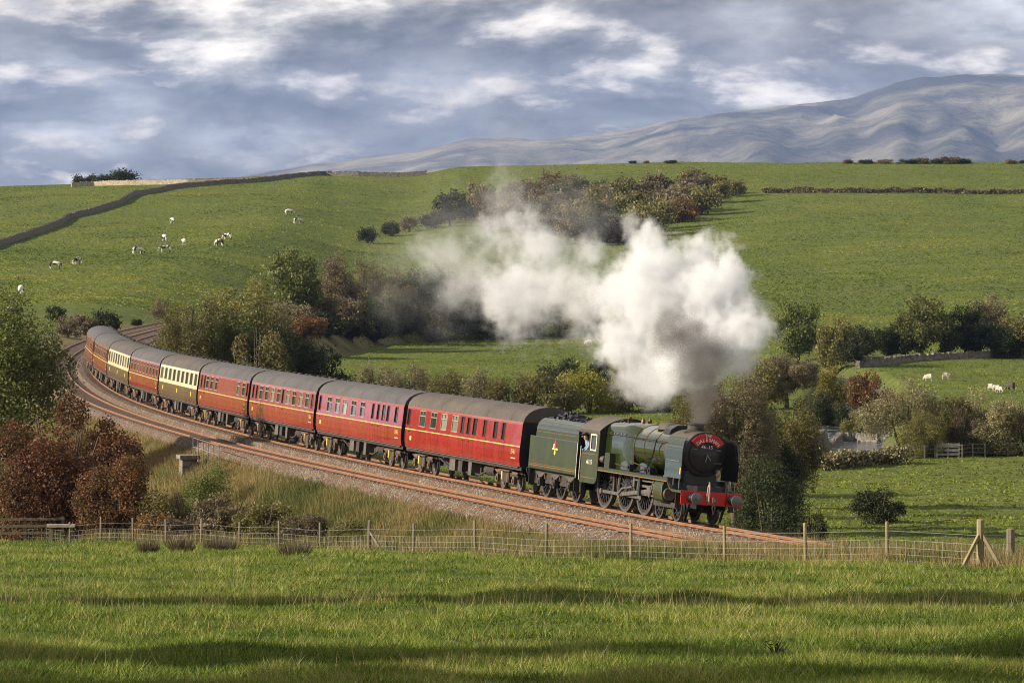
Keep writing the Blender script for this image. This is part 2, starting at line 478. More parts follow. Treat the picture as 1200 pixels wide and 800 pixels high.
def mat_ballast():
    n = NT("ballast_stone"); p = n.pos()
    v = n.voro(13.0, p, 'Color'); d = n.voro(13.0, p)
    sep = n.N.new('ShaderNodeSeparateColor'); n.L.new(v, sep.inputs[0])
    c = n.ramp(sep.outputs[0], [(0.0, (0.04, 0.029, 0.020)), (0.4, (0.105, 0.076, 0.054)), (0.75, (0.18, 0.138, 0.104)), (1.0, (0.34, 0.28, 0.225))])
    rust = n.noise(0.8, 5, 0.6, p)
    c = n.mix(n.ramp(rust, [(0.40, 0.0), (0.62, 0.7)]), c, (0.120, 0.062, 0.032))
    c = n.mix(n.math('MULTIPLY', n.attr('stain'), 0.72), c, (0.040, 0.026, 0.018))
    n.set('Base Color', c).set('Roughness', 0.95)
    n.bump(n.math('SUBTRACT', 1.0, d), 0.09, 1.0)
    return n.m
BALLAST = mat_ballast()
def build_track():
    prof = [(-3.6, -1.6), (-2.0, -0.18), (-1.4, -0.12), (-0.78, -0.11), (-0.70, -0.11), (0.70, -0.11), (0.78, -0.11), (1.4, -0.12), (1.75, -0.13)]
    prof2 = [(-1.5, -0.16), (-1.2, -0.12), (-0.78, -0.11), (-0.70, -0.11), (0.70, -0.11), (0.78, -0.11), (1.3, -0.12), (1.45, -0.18), (1.75, -0.55), (2.1, -1.4)]
    secs = [rail_pt(o, h, 0) + _rt * 0 + np.stack([0 * TY, 0 * TY, 0.035 * np.sin(TY * 2.1 + o * 5) * np.cos(TY * 0.77 + o)], -1) for o, h in prof]
    secs += [rail_pt(o, h, 1) + np.stack([0 * TY, 0 * TY, 0.035 * np.sin(TY * 2.3 + o * 3) * np.cos(TY * 0.71 + o)], -1) for o, h in prof2]
    st = [1.0 if abs(o) < 0.72 else 0.0 for o, h in prof] + [1.0 if abs(o) < 0.72 else 0.0 for o, h in prof2]
    bed = sweep(secs, "ballast_bed", BALLAST, None, False, False, {'stain': st})
    tag(bed, "brown stone ballast bed carrying both railway tracks", kind='structure')
    rust = paint("rusty_rail", (0.23, 0.098, 0.038), 0.85, 0.25, 2.0, bump=0.004)
    shine = paint("rail_head", (0.42, 0.30, 0.22), 0.4, 0.2, 2.0, metal=0.5)
    slp = paint("sleeper_concrete", (0.16, 0.11, 0.08), 0.9, 0.35, 3.0)
    rp = [(-0.07, -0.155), (0.07, -0.155), (0.07, -0.135), (0.022, -0.12), (0.022, -0.045), (0.036, -0.035), (0.036, -0.003), (-0.036, -0.003), (-0.036, -0.035), (-0.022, -0.045), (-0.022, -0.12), (-0.07, -0.135)]
    for tr, lab in ((0, "curving railway track of rusty rails carrying the steam train"), (1, "empty curving railway track of rusty rails beside the train")):
        t = empty("railway_track", (0, 0, 0)); tag(t, lab, "track", "railway tracks", "structure")
        for s in (-0.755, 0.755):
            r = sweep([rail_pt(s + a, b, tr) for a, b in rp], "rail", rust, t)
            sweep([rail_pt(s + a, b, tr) for a, b in ((-0.033, -0.002), (0.033, -0.002), (0.030, 0.004), (-0.030, 0.004))], "running_surface", shine, r)
        vs = []; fs = []
        yy = np.arange(122, 636, 0.7); k = 0
        for y in yy:
            i = y - 118; i0 = int(i); i1 = min(i0 + 1, len(TY) - 1); w = i - i0
            P = _P[i0] * (1 - w) + _P[i1] * w; R = _rt[i0]; Fd = _fw[i0]
            c = P + R * 3.4 * tr
            for zz in (-0.30, -0.092):
                for o in (-1.3, 1.3):
                    for q in (-0.125, 0.125):
                        vs.append(c + R * o + Fd * q + np.array([0, 0, zz + o * CT]))
            fs += [(k, k + 1, k + 3, k + 2), (k + 4, k + 6, k + 7, k + 5), (k, k + 4, k + 5, k + 1), (k + 2, k + 3, k + 7, k + 6), (k, k + 2, k + 6, k + 4), (k + 1, k + 5, k + 7, k + 3)]
            k += 8
        me = np_mesh("sleepers", np.array(vs), np.array(fs), slp)
        so = link_obj("sleepers", me, t); so["kind"] = "stuff"
build_track()

# --- river with its rapids
def build_river():
    n = NT("river_water"); p = n.pos()
    foam = n.noise(0.55, 7, 0.68, p, sc=(0.6, 1.0, 1), dist=1.4)
    fm = n.ramp(foam, [(0.56, 0.0), (0.64, 1.0)])
    col = n.mix(fm, (0.012, 0.022, 0.030), (0.72, 0.76, 0.80))
    n.set('Base Color', col)
    n.set('Roughness', n.ramp(fm, [(0, 0.06), (1, 0.7)]))
    n.bump(n.math('ADD', n.noise(1.1, 5, 0.6, p), n.math('MULTIPLY', fm, 0.3)), 0.35, 1.0)
    pts = np.array(RIVER, float); L = []; 
    for i in range(len(pts) - 1):
        for t in np.linspace(0, 1, 12, endpoint=False): L.append(pts[i] * (1 - t) + pts[i + 1] * t)
    L = np.array(L); T = np.gradient(L, axis=0); T /= np.linalg.norm(T, axis=1)[:, None]; Nn = np.stack([-T[:, 1], T[:, 0]], -1)
    W = np.linspace(-4.2, 4.2, 7); V = []
    for q in W:
        P = L + Nn * q; V.append(np.concatenate([P, np.full((len(P), 1), RVZ) + 0.05 * fbm(P[:, :1] * 0.5, P[:, 1:2] * 0.5, 2, 31)], 1))
    V = np.stack(V, 1); r, c, _ = V.shape; idx = np.arange(r * c).reshape(r, c)
    F = np.stack([idx[:-1, :-1], idx[:-1, 1:], idx[1:, 1:], idx[1:, :-1]], -1).reshape(-1, 4)
    me = np_mesh("river", V.reshape(-1, 3), F, n.m, None, True)
    tag(link_obj("river", me), "dark stony river with white rapids among the bushes", kind='structure')
build_river()

# ---------------------------------------------------------------- vegetation
def mat_leaf(name, c1, c2, c3, trans=0.40):
    n = NT(name)
    t = n.attr('tint'); r = n.rnd()
    col = n.ramp(t, [(0.0, c1), (0.5, c2), (1.0, c3)])
    hsv = n.N.new('ShaderNodeHueSaturation'); n.L.new(col, hsv.inputs['Color'])
    n.L.new(n.ramp(r, [(0, 0.78), (1, 1.25)]), hsv.inputs['Value'])
    n.L.new(n.ramp(r, [(0, 0.488), (1, 0.512)]), hsv.inputs['Hue'])
    n.set('Base Color', hsv.outputs[0]).set('Roughness', 0.55).set('Specular IOR Level', 0.3)
    tr = n.N.new('ShaderNodeBsdfTranslucent'); n.L.new(hsv.outputs[0], tr.inputs[0])
    mx = n.N.new('ShaderNodeMixShader'); mx.inputs[0].default_value = trans
    n.L.new(n.b.outputs[0], mx.inputs[1]); n.L.new(tr.outputs[0], mx.inputs[2]); n.L.new(mx.outputs[0], n.out.inputs['Surface'])
    return n.m
LEAF = {
    'green': mat_leaf("green_leaves", (0.042, 0.056, 0.014), (0.122, 0.146, 0.034), (0.250, 0.250, 0.080)),
    'olive': mat_leaf("olive_leaves", (0.061, 0.063, 0.020), (0.159, 0.149, 0.044), (0.317, 0.262, 0.098)),
    'yellow': mat_leaf("yellow_leaves", (0.075, 0.080, 0.014), (0.200, 0.190, 0.030), (0.360, 0.290, 0.060)),
    'brown': mat_leaf("brown_leaves", (0.061, 0.052, 0.032), (0.159, 0.127, 0.073), (0.317, 0.256, 0.152)),
    'rust': mat_leaf("rust_leaves", (0.036, 0.042, 0.014), (0.150, 0.082, 0.032), (0.340, 0.140, 0.058)),
    'dark': mat_leaf("dark_leaves", (0.014, 0.022, 0.009), (0.038, 0.050, 0.016), (0.085, 0.092, 0.032)),
    'willow': mat_leaf("willow_leaves", (0.085, 0.083, 0.037), (0.232, 0.207, 0.098), (0.512, 0.451, 0.268)),
}
BARK = paint("bark", (0.085, 0.065, 0.045), 0.95, 0.4, 3.0, bump=0.03)
def crown_mesh(name, seed, n, s, shape, elong=1.0):
    # elong: how much taller than wide the crown will be scaled, so that the leaves keep their own shape
    """unit crown: x,y in about -0.5..0.5, z 0..1"""
    rg = np.random.default_rng(seed)
    nl = {'round': 26, 'bush': 24, 'willow': 30, 'tall': 28}[shape]
    C = []; R = []
    for k in range(nl):
        for _ in range(60):
            p = rg.uniform(-1, 1, 3)
            if np.linalg.norm(p) < 1: break
        if shape in ('round', 'tall'):
            z = 0.56 + 0.36 * p[2]; w = 0.40 * math.sqrt(max(0.1, 1 - ((z - 0.50) / 0.52) ** 2)); r = rg.uniform(0.10, 0.19)
        else:
            z = 0.40 + 0.42 * p[2]; w = 0.42 * math.sqrt(max(0.12, 1 - (max(z - 0.28, 0) / 0.74) ** 2)); r = rg.uniform(0.10, 0.18)
        nrm = math.hypot(p[0], p[1]) + 1e-6
        q = min(1.0, nrm) ** 0.55
        C.append((p[0] / nrm * q * w, p[1] / nrm * q * w, z)); R.append(r)
    C = np.array(C); R = np.array(R)
    k = rg.choice(nl, n, p=R ** 2 / (R ** 2).sum())
    d = rg.normal(size=(n, 3)); d /= np.linalg.norm(d, axis=1)[:, None]
    rad = R[k] * (0.35 + 0.72 * rg.random(n) ** 0.45)
    stray = rg.random(n) < 0.05; rad = np.where(stray, rad * 1.3, rad)
    P = C[k] + d * rad[:, None]
    # twig clumps: pull leaves towards clump centres so the edge is ragged
    ncl = max(40, n // 22)
    cc = P[rg.choice(n, ncl)]
    pick = rg.integers(0, ncl, n)
    near = rg.random(n) < 0.62
    P = np.where(near[:, None], cc[pick] + rg.normal(size=(n, 3)) * (s * 1.9) * np.array([1, 1, 1 / elong]), P)
    if shape == 'willow':
        P[:, 2] += 0.06 * np.sin(P[:, 0] * 40) * (P[:, 2] > 0.5)
    P[:, 2] = np.maximum(P[:, 2], 0.03)
    nd = d + rg.normal(size=(n, 3)) * 0.75; nd[:, 2] += 0.25
    nd /= np.linalg.norm(nd, axis=1)[:, None]
    up = rg.normal(size=(n, 3)); a = np.cross(nd, up); a /= np.linalg.norm(a, axis=1)[:, None]; b = np.cross(nd, a)
    sz = s * rg.uniform(0.55, 1.35, n); asp = 0.42 if shape == 'willow' else 0.62
    l = a * sz[:, None]; w = b * (sz * asp)[:, None]
    l[:, 2] /= elong; w[:, 2] /= elong
    V = np.stack([P - l, P + w - l * 0.1, P + l, P - w - l * 0.1], 1).reshape(-1, 3)
    F = np.arange(4 * n).reshape(n, 4)
    cl = rg.random(nl)[k] * 0.45 + rg.random(ncl)[pick] * 0.35 + rg.random(n) * 0.35 - 0.08
    tint = np.repeat(np.clip(cl, 0, 1), 4)
    me = np_mesh(name, V, F, LEAF['green'], {'tint': tint})
    return me
def trunk_mesh(name, seed, shape):
    rg = random.Random(seed); m = MB()
    if shape in ('bush', 'willow'):
        for k in range(7):
            a = rg.uniform(0, 6.28); r = rg.uniform(0.1, 0.34)
            m.tube([(0.03 * math.cos(a), 0.03 * math.sin(a), -0.05), (r * 0.5 * math.cos(a), r * 0.5 * math.sin(a), 0.3), (r * math.cos(a), r * math.sin(a), rg.uniform(0.6, 0.85))], [0.02, 0.013, 0.004], 6)
    else:
        m.tube([(0, 0, -0.05), (0.01, 0, 0.12), (-0.012, 0.01, 0.32), (0.01, 0.0, 0.62), (0, 0.01, 0.85)], [0.042, 0.032, 0.026, 0.014, 0.005], 8)
        for k in range(9):
            a = k * 2.4 + rg.uniform(-0.4, 0.4); z = rg.uniform(0.22, 0.6); r = rg.uniform(0.2, 0.36)
            m.tube([(0, 0, z), (r * 0.5 * math.cos(a), r * 0.5 * math.sin(a), z + 0.10), (r * math.cos(a), r * math.sin(a), z + rg.uniform(0.14, 0.28))], [0.015, 0.010, 0.003], 6)
    return m.mesh(name, 40)
CROWN = {}
def get_crown(shape, size, var, elong=1.0):
    k = (shape, size, var, elong)
    if k not in CROWN:
        n, s = {'s': (2200, 0.040), 'm': (9000, 0.0215), 'l': (26000, 0.0130), 'x': (56000, 0.0092)}[size]
        me = crown_mesh("crown", hash((len(shape) * 31 + ord(shape[0]), size == 'l', size == 'm', size == 'x', var)) % 99991 + var * 7, n, s, shape, elong)
        CROWN[k] = (me, trunk_mesh("trunk", var * 17 + len(shape), shape))
    return CROWN[k]
TREE_N = [0]
def plant(name, x, y, h, w, kind, shape, size, label, cat, group, sink=0.0, zb=None):
    TREE_N[0] += 1; i = TREE_N[0]
    z = float(ground(x, y)) - sink if zb is None else zb
    t = empty(name, (x, y, z), (i * 2.399) % 6.283)
    tag(t, label, cat, group)
    hs = {'bush': 1.16, 'willow': 1.12}.get(shape, 1.05)
    el = min((0.6, 1.0, 1.6, 2.2), key=lambda q: abs(math.log(q * w / (h * hs))))
    cm, tm = get_crown(shape, size, i % 3 if size == 's' else i % 2, el)
    c = link_obj("crown", cm, t); tr = link_obj("trunk", tm, t)
    for o, m in ((c, LEAF[kind]), (tr, BARK)):
        if not o.data.materials: o.data.materials.append(m)
        o.material_slots[0].link = 'OBJECT'; o.material_slots[0].material = m
        o.scale = (w, w, h * hs)
    return t

TREES = {
    'near': [
        (-29.9, 250.0, 14.0, 10.3, 'green', 'round', 'x'),
        (-23.3, 229.0, 7.3, 8.8, 'rust', 'bush', 'x'),
        (-19.8, 224.0, 4.2, 5.1, 'rust', 'bush', 'l'),
        (-26.4, 236.0, 4.2, 5.0, 'olive', 'bush', 'l'),
        (-22.0, 232.0, 5.8, 5.4, 'rust', 'bush', 'x'),
    ],
    'scrub': [
        (-17.1, 222.0, 2.7, 3.8, 'olive', 'bush', 'm'),
        (-15.2, 221.0, 3.1, 2.6, 'green', 'willow', 'm'),
        (-13.9, 214.0, 2.1, 3.3, 'brown', 'bush', 'm'),
        (-11.5, 206.0, 2.1, 3.2, 'olive', 'bush', 'm'),
        (-15.4, 214.0, 1.6, 2.9, 'brown', 'bush', 'm'),
        (-9.5, 200.0, 1.6, 2.3, 'brown', 'bush', 'm'),
        (-7.3, 193.0, 1.4, 1.9, 'olive', 'bush', 'm'),
        (-17.5, 219.0, 1.6, 2.5, 'rust', 'bush', 'm'),
    ],
    'trackside': [
        (-24.5, 405.0, 13.1, 9.2, 'olive', 'round', 'l'),
        (-28.6, 396.0, 9.3, 7.0, 'olive', 'round', 'l'),
        (-20.8, 400.0, 9.1, 7.3, 'dark', 'round', 'l'),
        (-17.7, 404.0, 6.6, 6.2, 'dark', 'bush', 'm'),
        (-26.4, 398.0, 11.3, 6.9, 'green', 'round', 'l'),
        (-22.4, 388.0, 9.0, 6.0, 'olive', 'bush', 'm'),
        (-31.5, 410.0, 5.1, 2.4, 'olive', 'bush', 'm'),
    ],
    'valley': [
        (-13.4, 436.0, 4.1, 4.9, 'willow', 'willow', 'm'),
        (-10.1, 430.0, 3.9, 5.0, 'brown', 'willow', 'm'),
        (-6.6, 426.0, 3.9, 5.7, 'olive', 'willow', 'm'),
        (-3.2, 422.0, 3.8, 4.9, 'willow', 'willow', 'm'),
        (0.0, 418.0, 3.9, 5.1, 'olive', 'willow', 'm'),
        (3.4, 416.0, 3.6, 5.6, 'olive', 'willow', 'm'),
        (7.3, 420.0, 4.2, 6.5, 'yellow', 'willow', 'm'),
        (11.0, 424.0, 4.3, 6.5, 'olive', 'willow', 'm'),
        (-16.1, 440.0, 3.0, 4.2, 'dark', 'willow', 'm'),
        (14.5, 420.0, 3.5, 4.8, 'olive', 'willow', 'm'),
        (14.2, 446.0, 3.5, 5.1, 'dark', 'willow', 'm'),
        (5.2, 455.0, 3.4, 6.1, 'dark', 'willow', 'm'),
        (10.2, 462.0, 3.8, 5.3, 'dark', 'willow', 'm'),
    ],
    'beck': [
        (-28.2, 581.5, 8.8, 8.5, 'green', 'round', 'm'),
        (-23.9, 606.5, 8.8, 6.5, 'brown', 'round', 'm'),
        (-20.9, 621.0, 9.1, 6.2, 'olive', 'round', 'm'),
        (-18.1, 634.5, 8.7, 7.3, 'olive', 'round', 'm'),
        (-14.9, 647.5, 9.1, 8.7, 'dark', 'round', 'm'),
        (-11.0, 670.5, 9.8, 9.0, 'dark', 'round', 'm'),
        (-6.4, 667.0, 9.2, 8.2, 'brown', 'round', 'm'),
        (-1.9, 660.0, 8.8, 8.1, 'dark', 'round', 'm'),
        (2.5, 655.5, 9.1, 8.1, 'dark', 'round', 'm'),
        (6.9, 652.0, 8.0, 7.5, 'olive', 'round', 'm'),
        (-22.7, 590.5, 5.0, 7.3, 'brown', 'round', 'm'),
        (-19.5, 613.5, 5.0, 8.3, 'dark', 'round', 'm'),
        (-25.6, 584.0, 4.3, 5.6, 'brown', 'round', 'm'),
        (-27.8, 556.5, 3.6, 6.4, 'brown', 'round', 'm'),
        (-15.9, 637.0, 4.1, 7.8, 'dark', 'round', 'm'),
        (-11.5, 665.5, 4.0, 9.0, 'brown', 'round', 'm'),
        (-6.4, 661.0, 4.1, 7.6, 'dark', 'round', 'm'),
        (-0.6, 654.5, 4.0, 7.6, 'dark', 'round', 'm'),
        (11.2, 645.5, 5.4, 6.2, 'olive', 'round', 'm'),
        (-24.0, 579.5, 3.3, 6.7, 'dark', 'round', 'm'),
        (-26.1, 553.0, 3.4, 6.4, 'rust', 'round', 'm'),
        (-21.5, 593.5, 3.2, 5.7, 'dark', 'round', 'm'),
        (-18.8, 611.0, 3.2, 5.9, 'dark', 'round', 'm'),
        (-12.6, 656.5, 6.6, 8.8, 'brown', 'round', 'm'),
        (-8.2, 658.5, 7.3, 8.9, 'dark', 'round', 'm'),
        (-3.8, 653.5, 6.6, 8.8, 'dark', 'round', 'm'),
        (-16.6, 640.0, 7.1, 7.4, 'brown', 'round', 'm'),
        (1.2, 648.0, 5.7, 7.5, 'dark', 'round', 'm'),
    ],
    'hill': [
        (-31.6, 966.0, 3.1, 4.8, 'dark', 'round', 's'),
        (-27.1, 994.0, 2.8, 4.6, 'dark', 'round', 's'),
        (-23.3, 1008.0, 3.1, 4.7, 'brown', 'round', 's'),
        (-18.5, 1014.0, 3.1, 5.9, 'dark', 'round', 's'),
        (-12.0, 1040.0, 3.9, 9.2, 'dark', 'round', 's'),
        (-15.8, 1030.0, 3.1, 5.9, 'brown', 'round', 's'),
        (-17.3, 690.5, 3.3, 4.0, 'olive', 'round', 's'),
    ],
    'copse': [
        (49.3, 1182.0, 4.4, 7.3, 'brown', 'round', 's'),
        (47.2, 1176.0, 4.9, 6.9, 'olive', 'round', 's'),
        (10.8, 1164.0, 5.1, 7.9, 'brown', 'round', 's'),
        (29.5, 1160.0, 4.0, 6.3, 'brown', 'round', 's'),
        (15.2, 1160.0, 4.4, 6.8, 'brown', 'round', 's'),
        (51.2, 1164.0, 4.3, 7.0, 'olive', 'round', 's'),
        (54.1, 1162.0, 4.1, 6.7, 'rust', 'round', 's'),
        (50.6, 1160.0, 4.7, 6.1, 'olive', 'round', 's'),
        (37.9, 1160.0, 5.2, 8.2, 'brown', 'round', 's'),
        (51.1, 1160.0, 3.9, 5.8, 'brown', 'round', 's'),
        (50.0, 1158.0, 3.7, 5.3, 'brown', 'round', 's'),
        (58.2, 1154.0, 4.2, 5.5, 'olive', 'round', 's'),
        (47.4, 1156.0, 5.0, 7.1, 'brown', 'round', 's'),
        (14.1, 1142.0, 4.9, 6.1, 'brown', 'round', 's'),
        (22.8, 1144.0, 4.4, 5.7, 'dark', 'round', 's'),
        (30.4, 1148.0, 3.8, 6.6, 'olive', 'round', 's'),
        (10.6, 1134.0, 4.5, 6.0, 'brown', 'round', 's'),
        (12.8, 1134.0, 5.0, 6.5, 'brown', 'round', 's'),
        (18.0, 1138.0, 4.8, 6.4, 'dark', 'round', 's'),
        (1.0, 1126.0, 4.2, 6.7, 'brown', 'round', 's'),
        (31.5, 1140.0, 4.0, 6.5, 'dark', 'round', 's'),
        (5.0, 1122.0, 4.9, 7.2, 'brown', 'round', 's'),
        (53.4, 1136.0, 5.3, 6.5, 'olive', 'round', 's'),
        (47.5, 1138.0, 4.7, 6.4, 'olive', 'round', 's'),
        (3.6, 1114.0, 4.9, 8.2, 'brown', 'round', 's'),
        (25.7, 1126.0, 5.3, 8.5, 'olive', 'round', 's'),
        (11.8, 1112.0, 5.3, 6.6, 'olive', 'round', 's'),
        (33.7, 1130.0, 5.2, 8.2, 'brown', 'round', 's'),
        (41.5, 1132.0, 4.8, 6.4, 'brown', 'round', 's'),
        (35.8, 1130.0, 4.0, 6.4, 'olive', 'round', 's'),
        (11.6, 1108.0, 4.6, 6.5, 'brown', 'round', 's'),
        (15.6, 1108.0, 4.0, 5.3, 'brown', 'round', 's'),
        (11.6, 1102.0, 5.5, 7.0, 'dark', 'round', 's'),
        (20.7, 1108.0, 5.3, 7.3, 'brown', 'round', 's'),
        (-7.6, 1088.0, 5.2, 8.7, 'brown', 'round', 's'),
        (20.9, 1102.0, 5.5, 9.4, 'brown', 'round', 's'),
        (43.0, 1116.0, 5.3, 7.1, 'rust', 'round', 's'),
        (7.6, 1092.0, 4.3, 5.6, 'brown', 'round', 's'),
        (37.5, 1112.0, 5.5, 7.6, 'brown', 'round', 's'),
        (7.1, 1084.0, 6.0, 7.6, 'brown', 'round', 's'),
        (43.9, 1110.0, 5.9, 9.6, 'brown', 'round', 's'),
        (11.7, 1084.0, 4.3, 6.8, 'dark', 'round', 's'),
        (-7.5, 1070.0, 5.5, 7.9, 'olive', 'round', 's'),
        (8.4, 1080.0, 4.2, 6.2, 'olive', 'round', 's'),
        (1.6, 1074.0, 4.5, 6.8, 'olive', 'round', 's'),
        (26.9, 1094.0, 4.5, 7.5, 'dark', 'round', 's'),
        (38.6, 1098.0, 5.5, 8.7, 'brown', 'round', 's'),
        (-7.9, 1064.0, 4.5, 7.5, 'brown', 'round', 's'),
        (-7.0, 1064.0, 5.2, 6.4, 'brown', 'round', 's'),
        (46.8, 1096.0, 5.8, 9.6, 'olive', 'round', 's'),
        (10.9, 1076.0, 5.6, 7.0, 'brown', 'round', 's'),
        (-6.0, 1060.0, 4.3, 5.6, 'brown', 'round', 's'),
        (21.5, 1082.0, 6.2, 9.2, 'olive', 'round', 's'),
        (-14.9, 1058.0, 4.4, 7.1, 'dark', 'round', 's'),
        (-14.3, 1054.0, 5.4, 8.3, 'dark', 'round', 's'),
        (-1.2, 1056.0, 5.5, 6.9, 'brown', 'round', 's'),
        (36.3, 1084.0, 4.5, 7.8, 'brown', 'round', 's'),
        (32.6, 1082.0, 5.6, 7.7, 'brown', 'round', 's'),
        (20.9, 1076.0, 4.5, 6.7, 'dark', 'round', 's'),
        (37.4, 1078.0, 4.6, 7.6, 'olive', 'round', 's'),
        (30.1, 1074.0, 5.7, 8.4, 'brown', 'round', 's'),
        (40.7, 1074.0, 5.2, 7.5, 'brown', 'round', 's'),
        (24.3, 1068.0, 5.5, 9.2, 'brown', 'round', 's'),
        (33.8, 1068.0, 4.4, 7.2, 'brown', 'round', 's'),
        (27.8, 1066.0, 6.4, 10.3, 'olive', 'round', 's'),
        (18.9, 1060.0, 4.6, 6.8, 'brown', 'round', 's'),
        (41.1, 1064.0, 4.9, 7.9, 'rust', 'round', 's'),
        (11.9, 1052.0, 4.2, 6.9, 'brown', 'round', 's'),
        (31.1, 1066.0, 6.0, 8.8, 'dark', 'round', 's'),
        (6.0, 1044.0, 5.4, 6.9, 'brown', 'round', 's'),
        (0.8, 1030.0, 4.3, 5.3, 'dark', 'round', 's'),
        (13.8, 1046.0, 4.7, 6.7, 'olive', 'round', 's'),
        (3.6, 1032.0, 5.7, 7.8, 'dark', 'round', 's'),
        (21.0, 1054.0, 4.7, 7.0, 'brown', 'round', 's'),
        (18.3, 1050.0, 6.0, 9.3, 'olive', 'round', 's'),
        (17.8, 1048.0, 6.0, 7.2, 'brown', 'round', 's'),
        (-14.2, 1016.0, 4.9, 6.2, 'dark', 'round', 's'),
        (15.0, 1042.0, 6.1, 7.9, 'brown', 'round', 's'),
        (16.8, 1042.0, 6.0, 7.7, 'brown', 'round', 's'),
        (35.4, 1044.0, 5.6, 7.8, 'olive', 'round', 's'),
        (2.3, 1016.0, 5.1, 8.1, 'dark', 'round', 's'),
        (2.9, 1016.0, 5.0, 6.6, 'brown', 'round', 's'),
        (-1.2, 1008.0, 4.9, 6.2, 'dark', 'round', 's'),
        (25.7, 1036.0, 5.1, 7.0, 'brown', 'round', 's'),
        (25.1, 1036.0, 6.1, 8.3, 'dark', 'round', 's'),
        (0.2, 1006.0, 6.4, 10.9, 'brown', 'round', 's'),
        (-4.8, 1000.0, 4.4, 6.3, 'brown', 'round', 's'),
        (5.1, 1008.0, 5.5, 8.8, 'olive', 'round', 's'),
        (29.9, 1028.0, 6.6, 9.3, 'olive', 'round', 's'),
        (7.3, 1006.0, 6.0, 8.8, 'dark', 'round', 's'),
        (17.8, 1016.0, 5.6, 7.3, 'brown', 'round', 's'),
        (9.6, 1004.0, 5.2, 7.7, 'brown', 'round', 's'),
        (9.6, 1002.0, 5.7, 7.2, 'brown', 'round', 's'),
        (15.6, 1010.0, 6.3, 10.6, 'olive', 'round', 's'),
        (30.3, 1008.0, 6.3, 10.3, 'olive', 'round', 's'),
        (16.2, 1000.0, 5.9, 8.6, 'brown', 'round', 's'),
        (4.0, 980.0, 5.8, 8.1, 'brown', 'round', 's'),
        (14.0, 992.0, 6.8, 8.2, 'brown', 'round', 's'),
        (20.3, 996.0, 6.0, 7.7, 'brown', 'round', 's'),
        (25.4, 992.0, 4.9, 7.4, 'olive', 'round', 's'),
        (23.8, 992.0, 5.3, 7.2, 'dark', 'round', 's'),
        (20.0, 992.0, 6.5, 8.5, 'dark', 'round', 's'),
        (21.2, 990.0, 5.2, 8.0, 'brown', 'round', 's'),
        (18.7, 984.0, 6.4, 7.8, 'dark', 'round', 's'),
    ],
    'right': [
        (36.0, 558.5, 7.9, 7.1, 'green', 'round', 'm'),
        (38.8, 533.5, 6.9, 6.2, 'olive', 'round', 'm'),
        (41.3, 529.0, 4.7, 5.1, 'dark', 'round', 'm'),
        (31.5, 436.5, 5.2, 3.9, 'yellow', 'round', 'm'),
        (35.1, 433.0, 5.0, 4.7, 'rust', 'bush', 'm'),
        (26.3, 425.0, 5.2, 6.4, 'brown', 'round', 'l'),
        (24.0, 422.5, 4.5, 4.9, 'olive', 'round', 'm'),
        (28.0, 410.5, 3.5, 3.9, 'dark', 'bush', 'm'),
        (31.5, 405.0, 2.6, 3.1, 'olive', 'bush', 'm'),
        (30.8, 415.5, 2.8, 3.2, 'dark', 'bush', 'm'),
    ],
    'farrow': [
        (51.3, 556.0, 7.5, 7.9, 'green', 'round', 'm'),
        (47.1, 557.0, 3.8, 6.9, 'dark', 'round', 'm'),
        (57.3, 560.0, 6.4, 6.0, 'dark', 'round', 'm'),
        (61.2, 562.0, 7.8, 6.1, 'willow', 'round', 'm'),
        (63.8, 557.5, 5.1, 6.9, 'olive', 'round', 'm'),
        (49.2, 556.0, 4.9, 5.3, 'dark', 'round', 'm'),
        (54.4, 557.0, 5.5, 5.4, 'dark', 'round', 'm'),
        (59.0, 558.0, 4.8, 4.7, 'dark', 'round', 'm'),
        (62.1, 557.0, 4.3, 4.7, 'dark', 'bush', 'm'),
        (67.0, 557.5, 6.4, 7.5, 'green', 'round', 'm'),
    ],
    'willows': [
        (30.6, 346.0, 5.7, 6.9, 'willow', 'willow', 'l'),
        (34.1, 346.0, 4.4, 6.5, 'olive', 'willow', 'l'),
        (37.2, 345.5, 4.8, 6.9, 'willow', 'willow', 'l'),
        (40.3, 346.0, 4.5, 6.0, 'willow', 'willow', 'l'),
        (35.4, 344.0, 3.4, 4.0, 'brown', 'willow', 'l'),
        (31.9, 342.5, 3.7, 4.0, 'olive', 'willow', 'l'),
    ],
    'loco': [
        (13.1, 262.0, 9.8, 5.8, 'brown', 'round', 'x'),
        (18.3, 288.0, 7.1, 4.4, 'olive', 'round', 'l'),
        (13.6, 232.0, 6.1, 4.3, 'dark', 'bush', 'l'),
        (16.2, 240.0, 4.3, 2.3, 'dark', 'bush', 'm'),
        (22.7, 274.5, 2.2, 3.3, 'dark', 'bush', 'm'),
        (18.8, 300.0, 4.7, 2.9, 'green', 'bush', 'm'),
        (12.4, 300.0, 7.6, 5.2, 'olive', 'willow', 'l'),
        (15.6, 268.0, 6.8, 4.6, 'dark', 'bush', 'l'),
        (12.8, 280.0, 7.8, 3.6, 'brown', 'bush', 'l'),
    ],
    'skyline': [
        (-123.3, 1282.0, 2.6, 7.4, 'dark', 'bush', 's'),
        (-118.8, 1282.0, 2.7, 8.4, 'dark', 'bush', 's'),
        (-112.7, 1282.0, 3.7, 10.8, 'dark', 'bush', 's'),
        (35.4, 1298.0, 0.8, 2.5, 'dark', 'bush', 's'),
        (39.1, 1296.0, 0.8, 2.0, 'brown', 'bush', 's'),
        (46.3, 1294.0, 0.9, 4.0, 'dark', 'bush', 's'),
        (97.8, 1294.0, 1.2, 3.0, 'brown', 'bush', 's'),
        (103.0, 1294.0, 1.2, 5.0, 'dark', 'bush', 's'),
        (108.5, 1294.0, 1.2, 5.0, 'brown', 'bush', 's'),
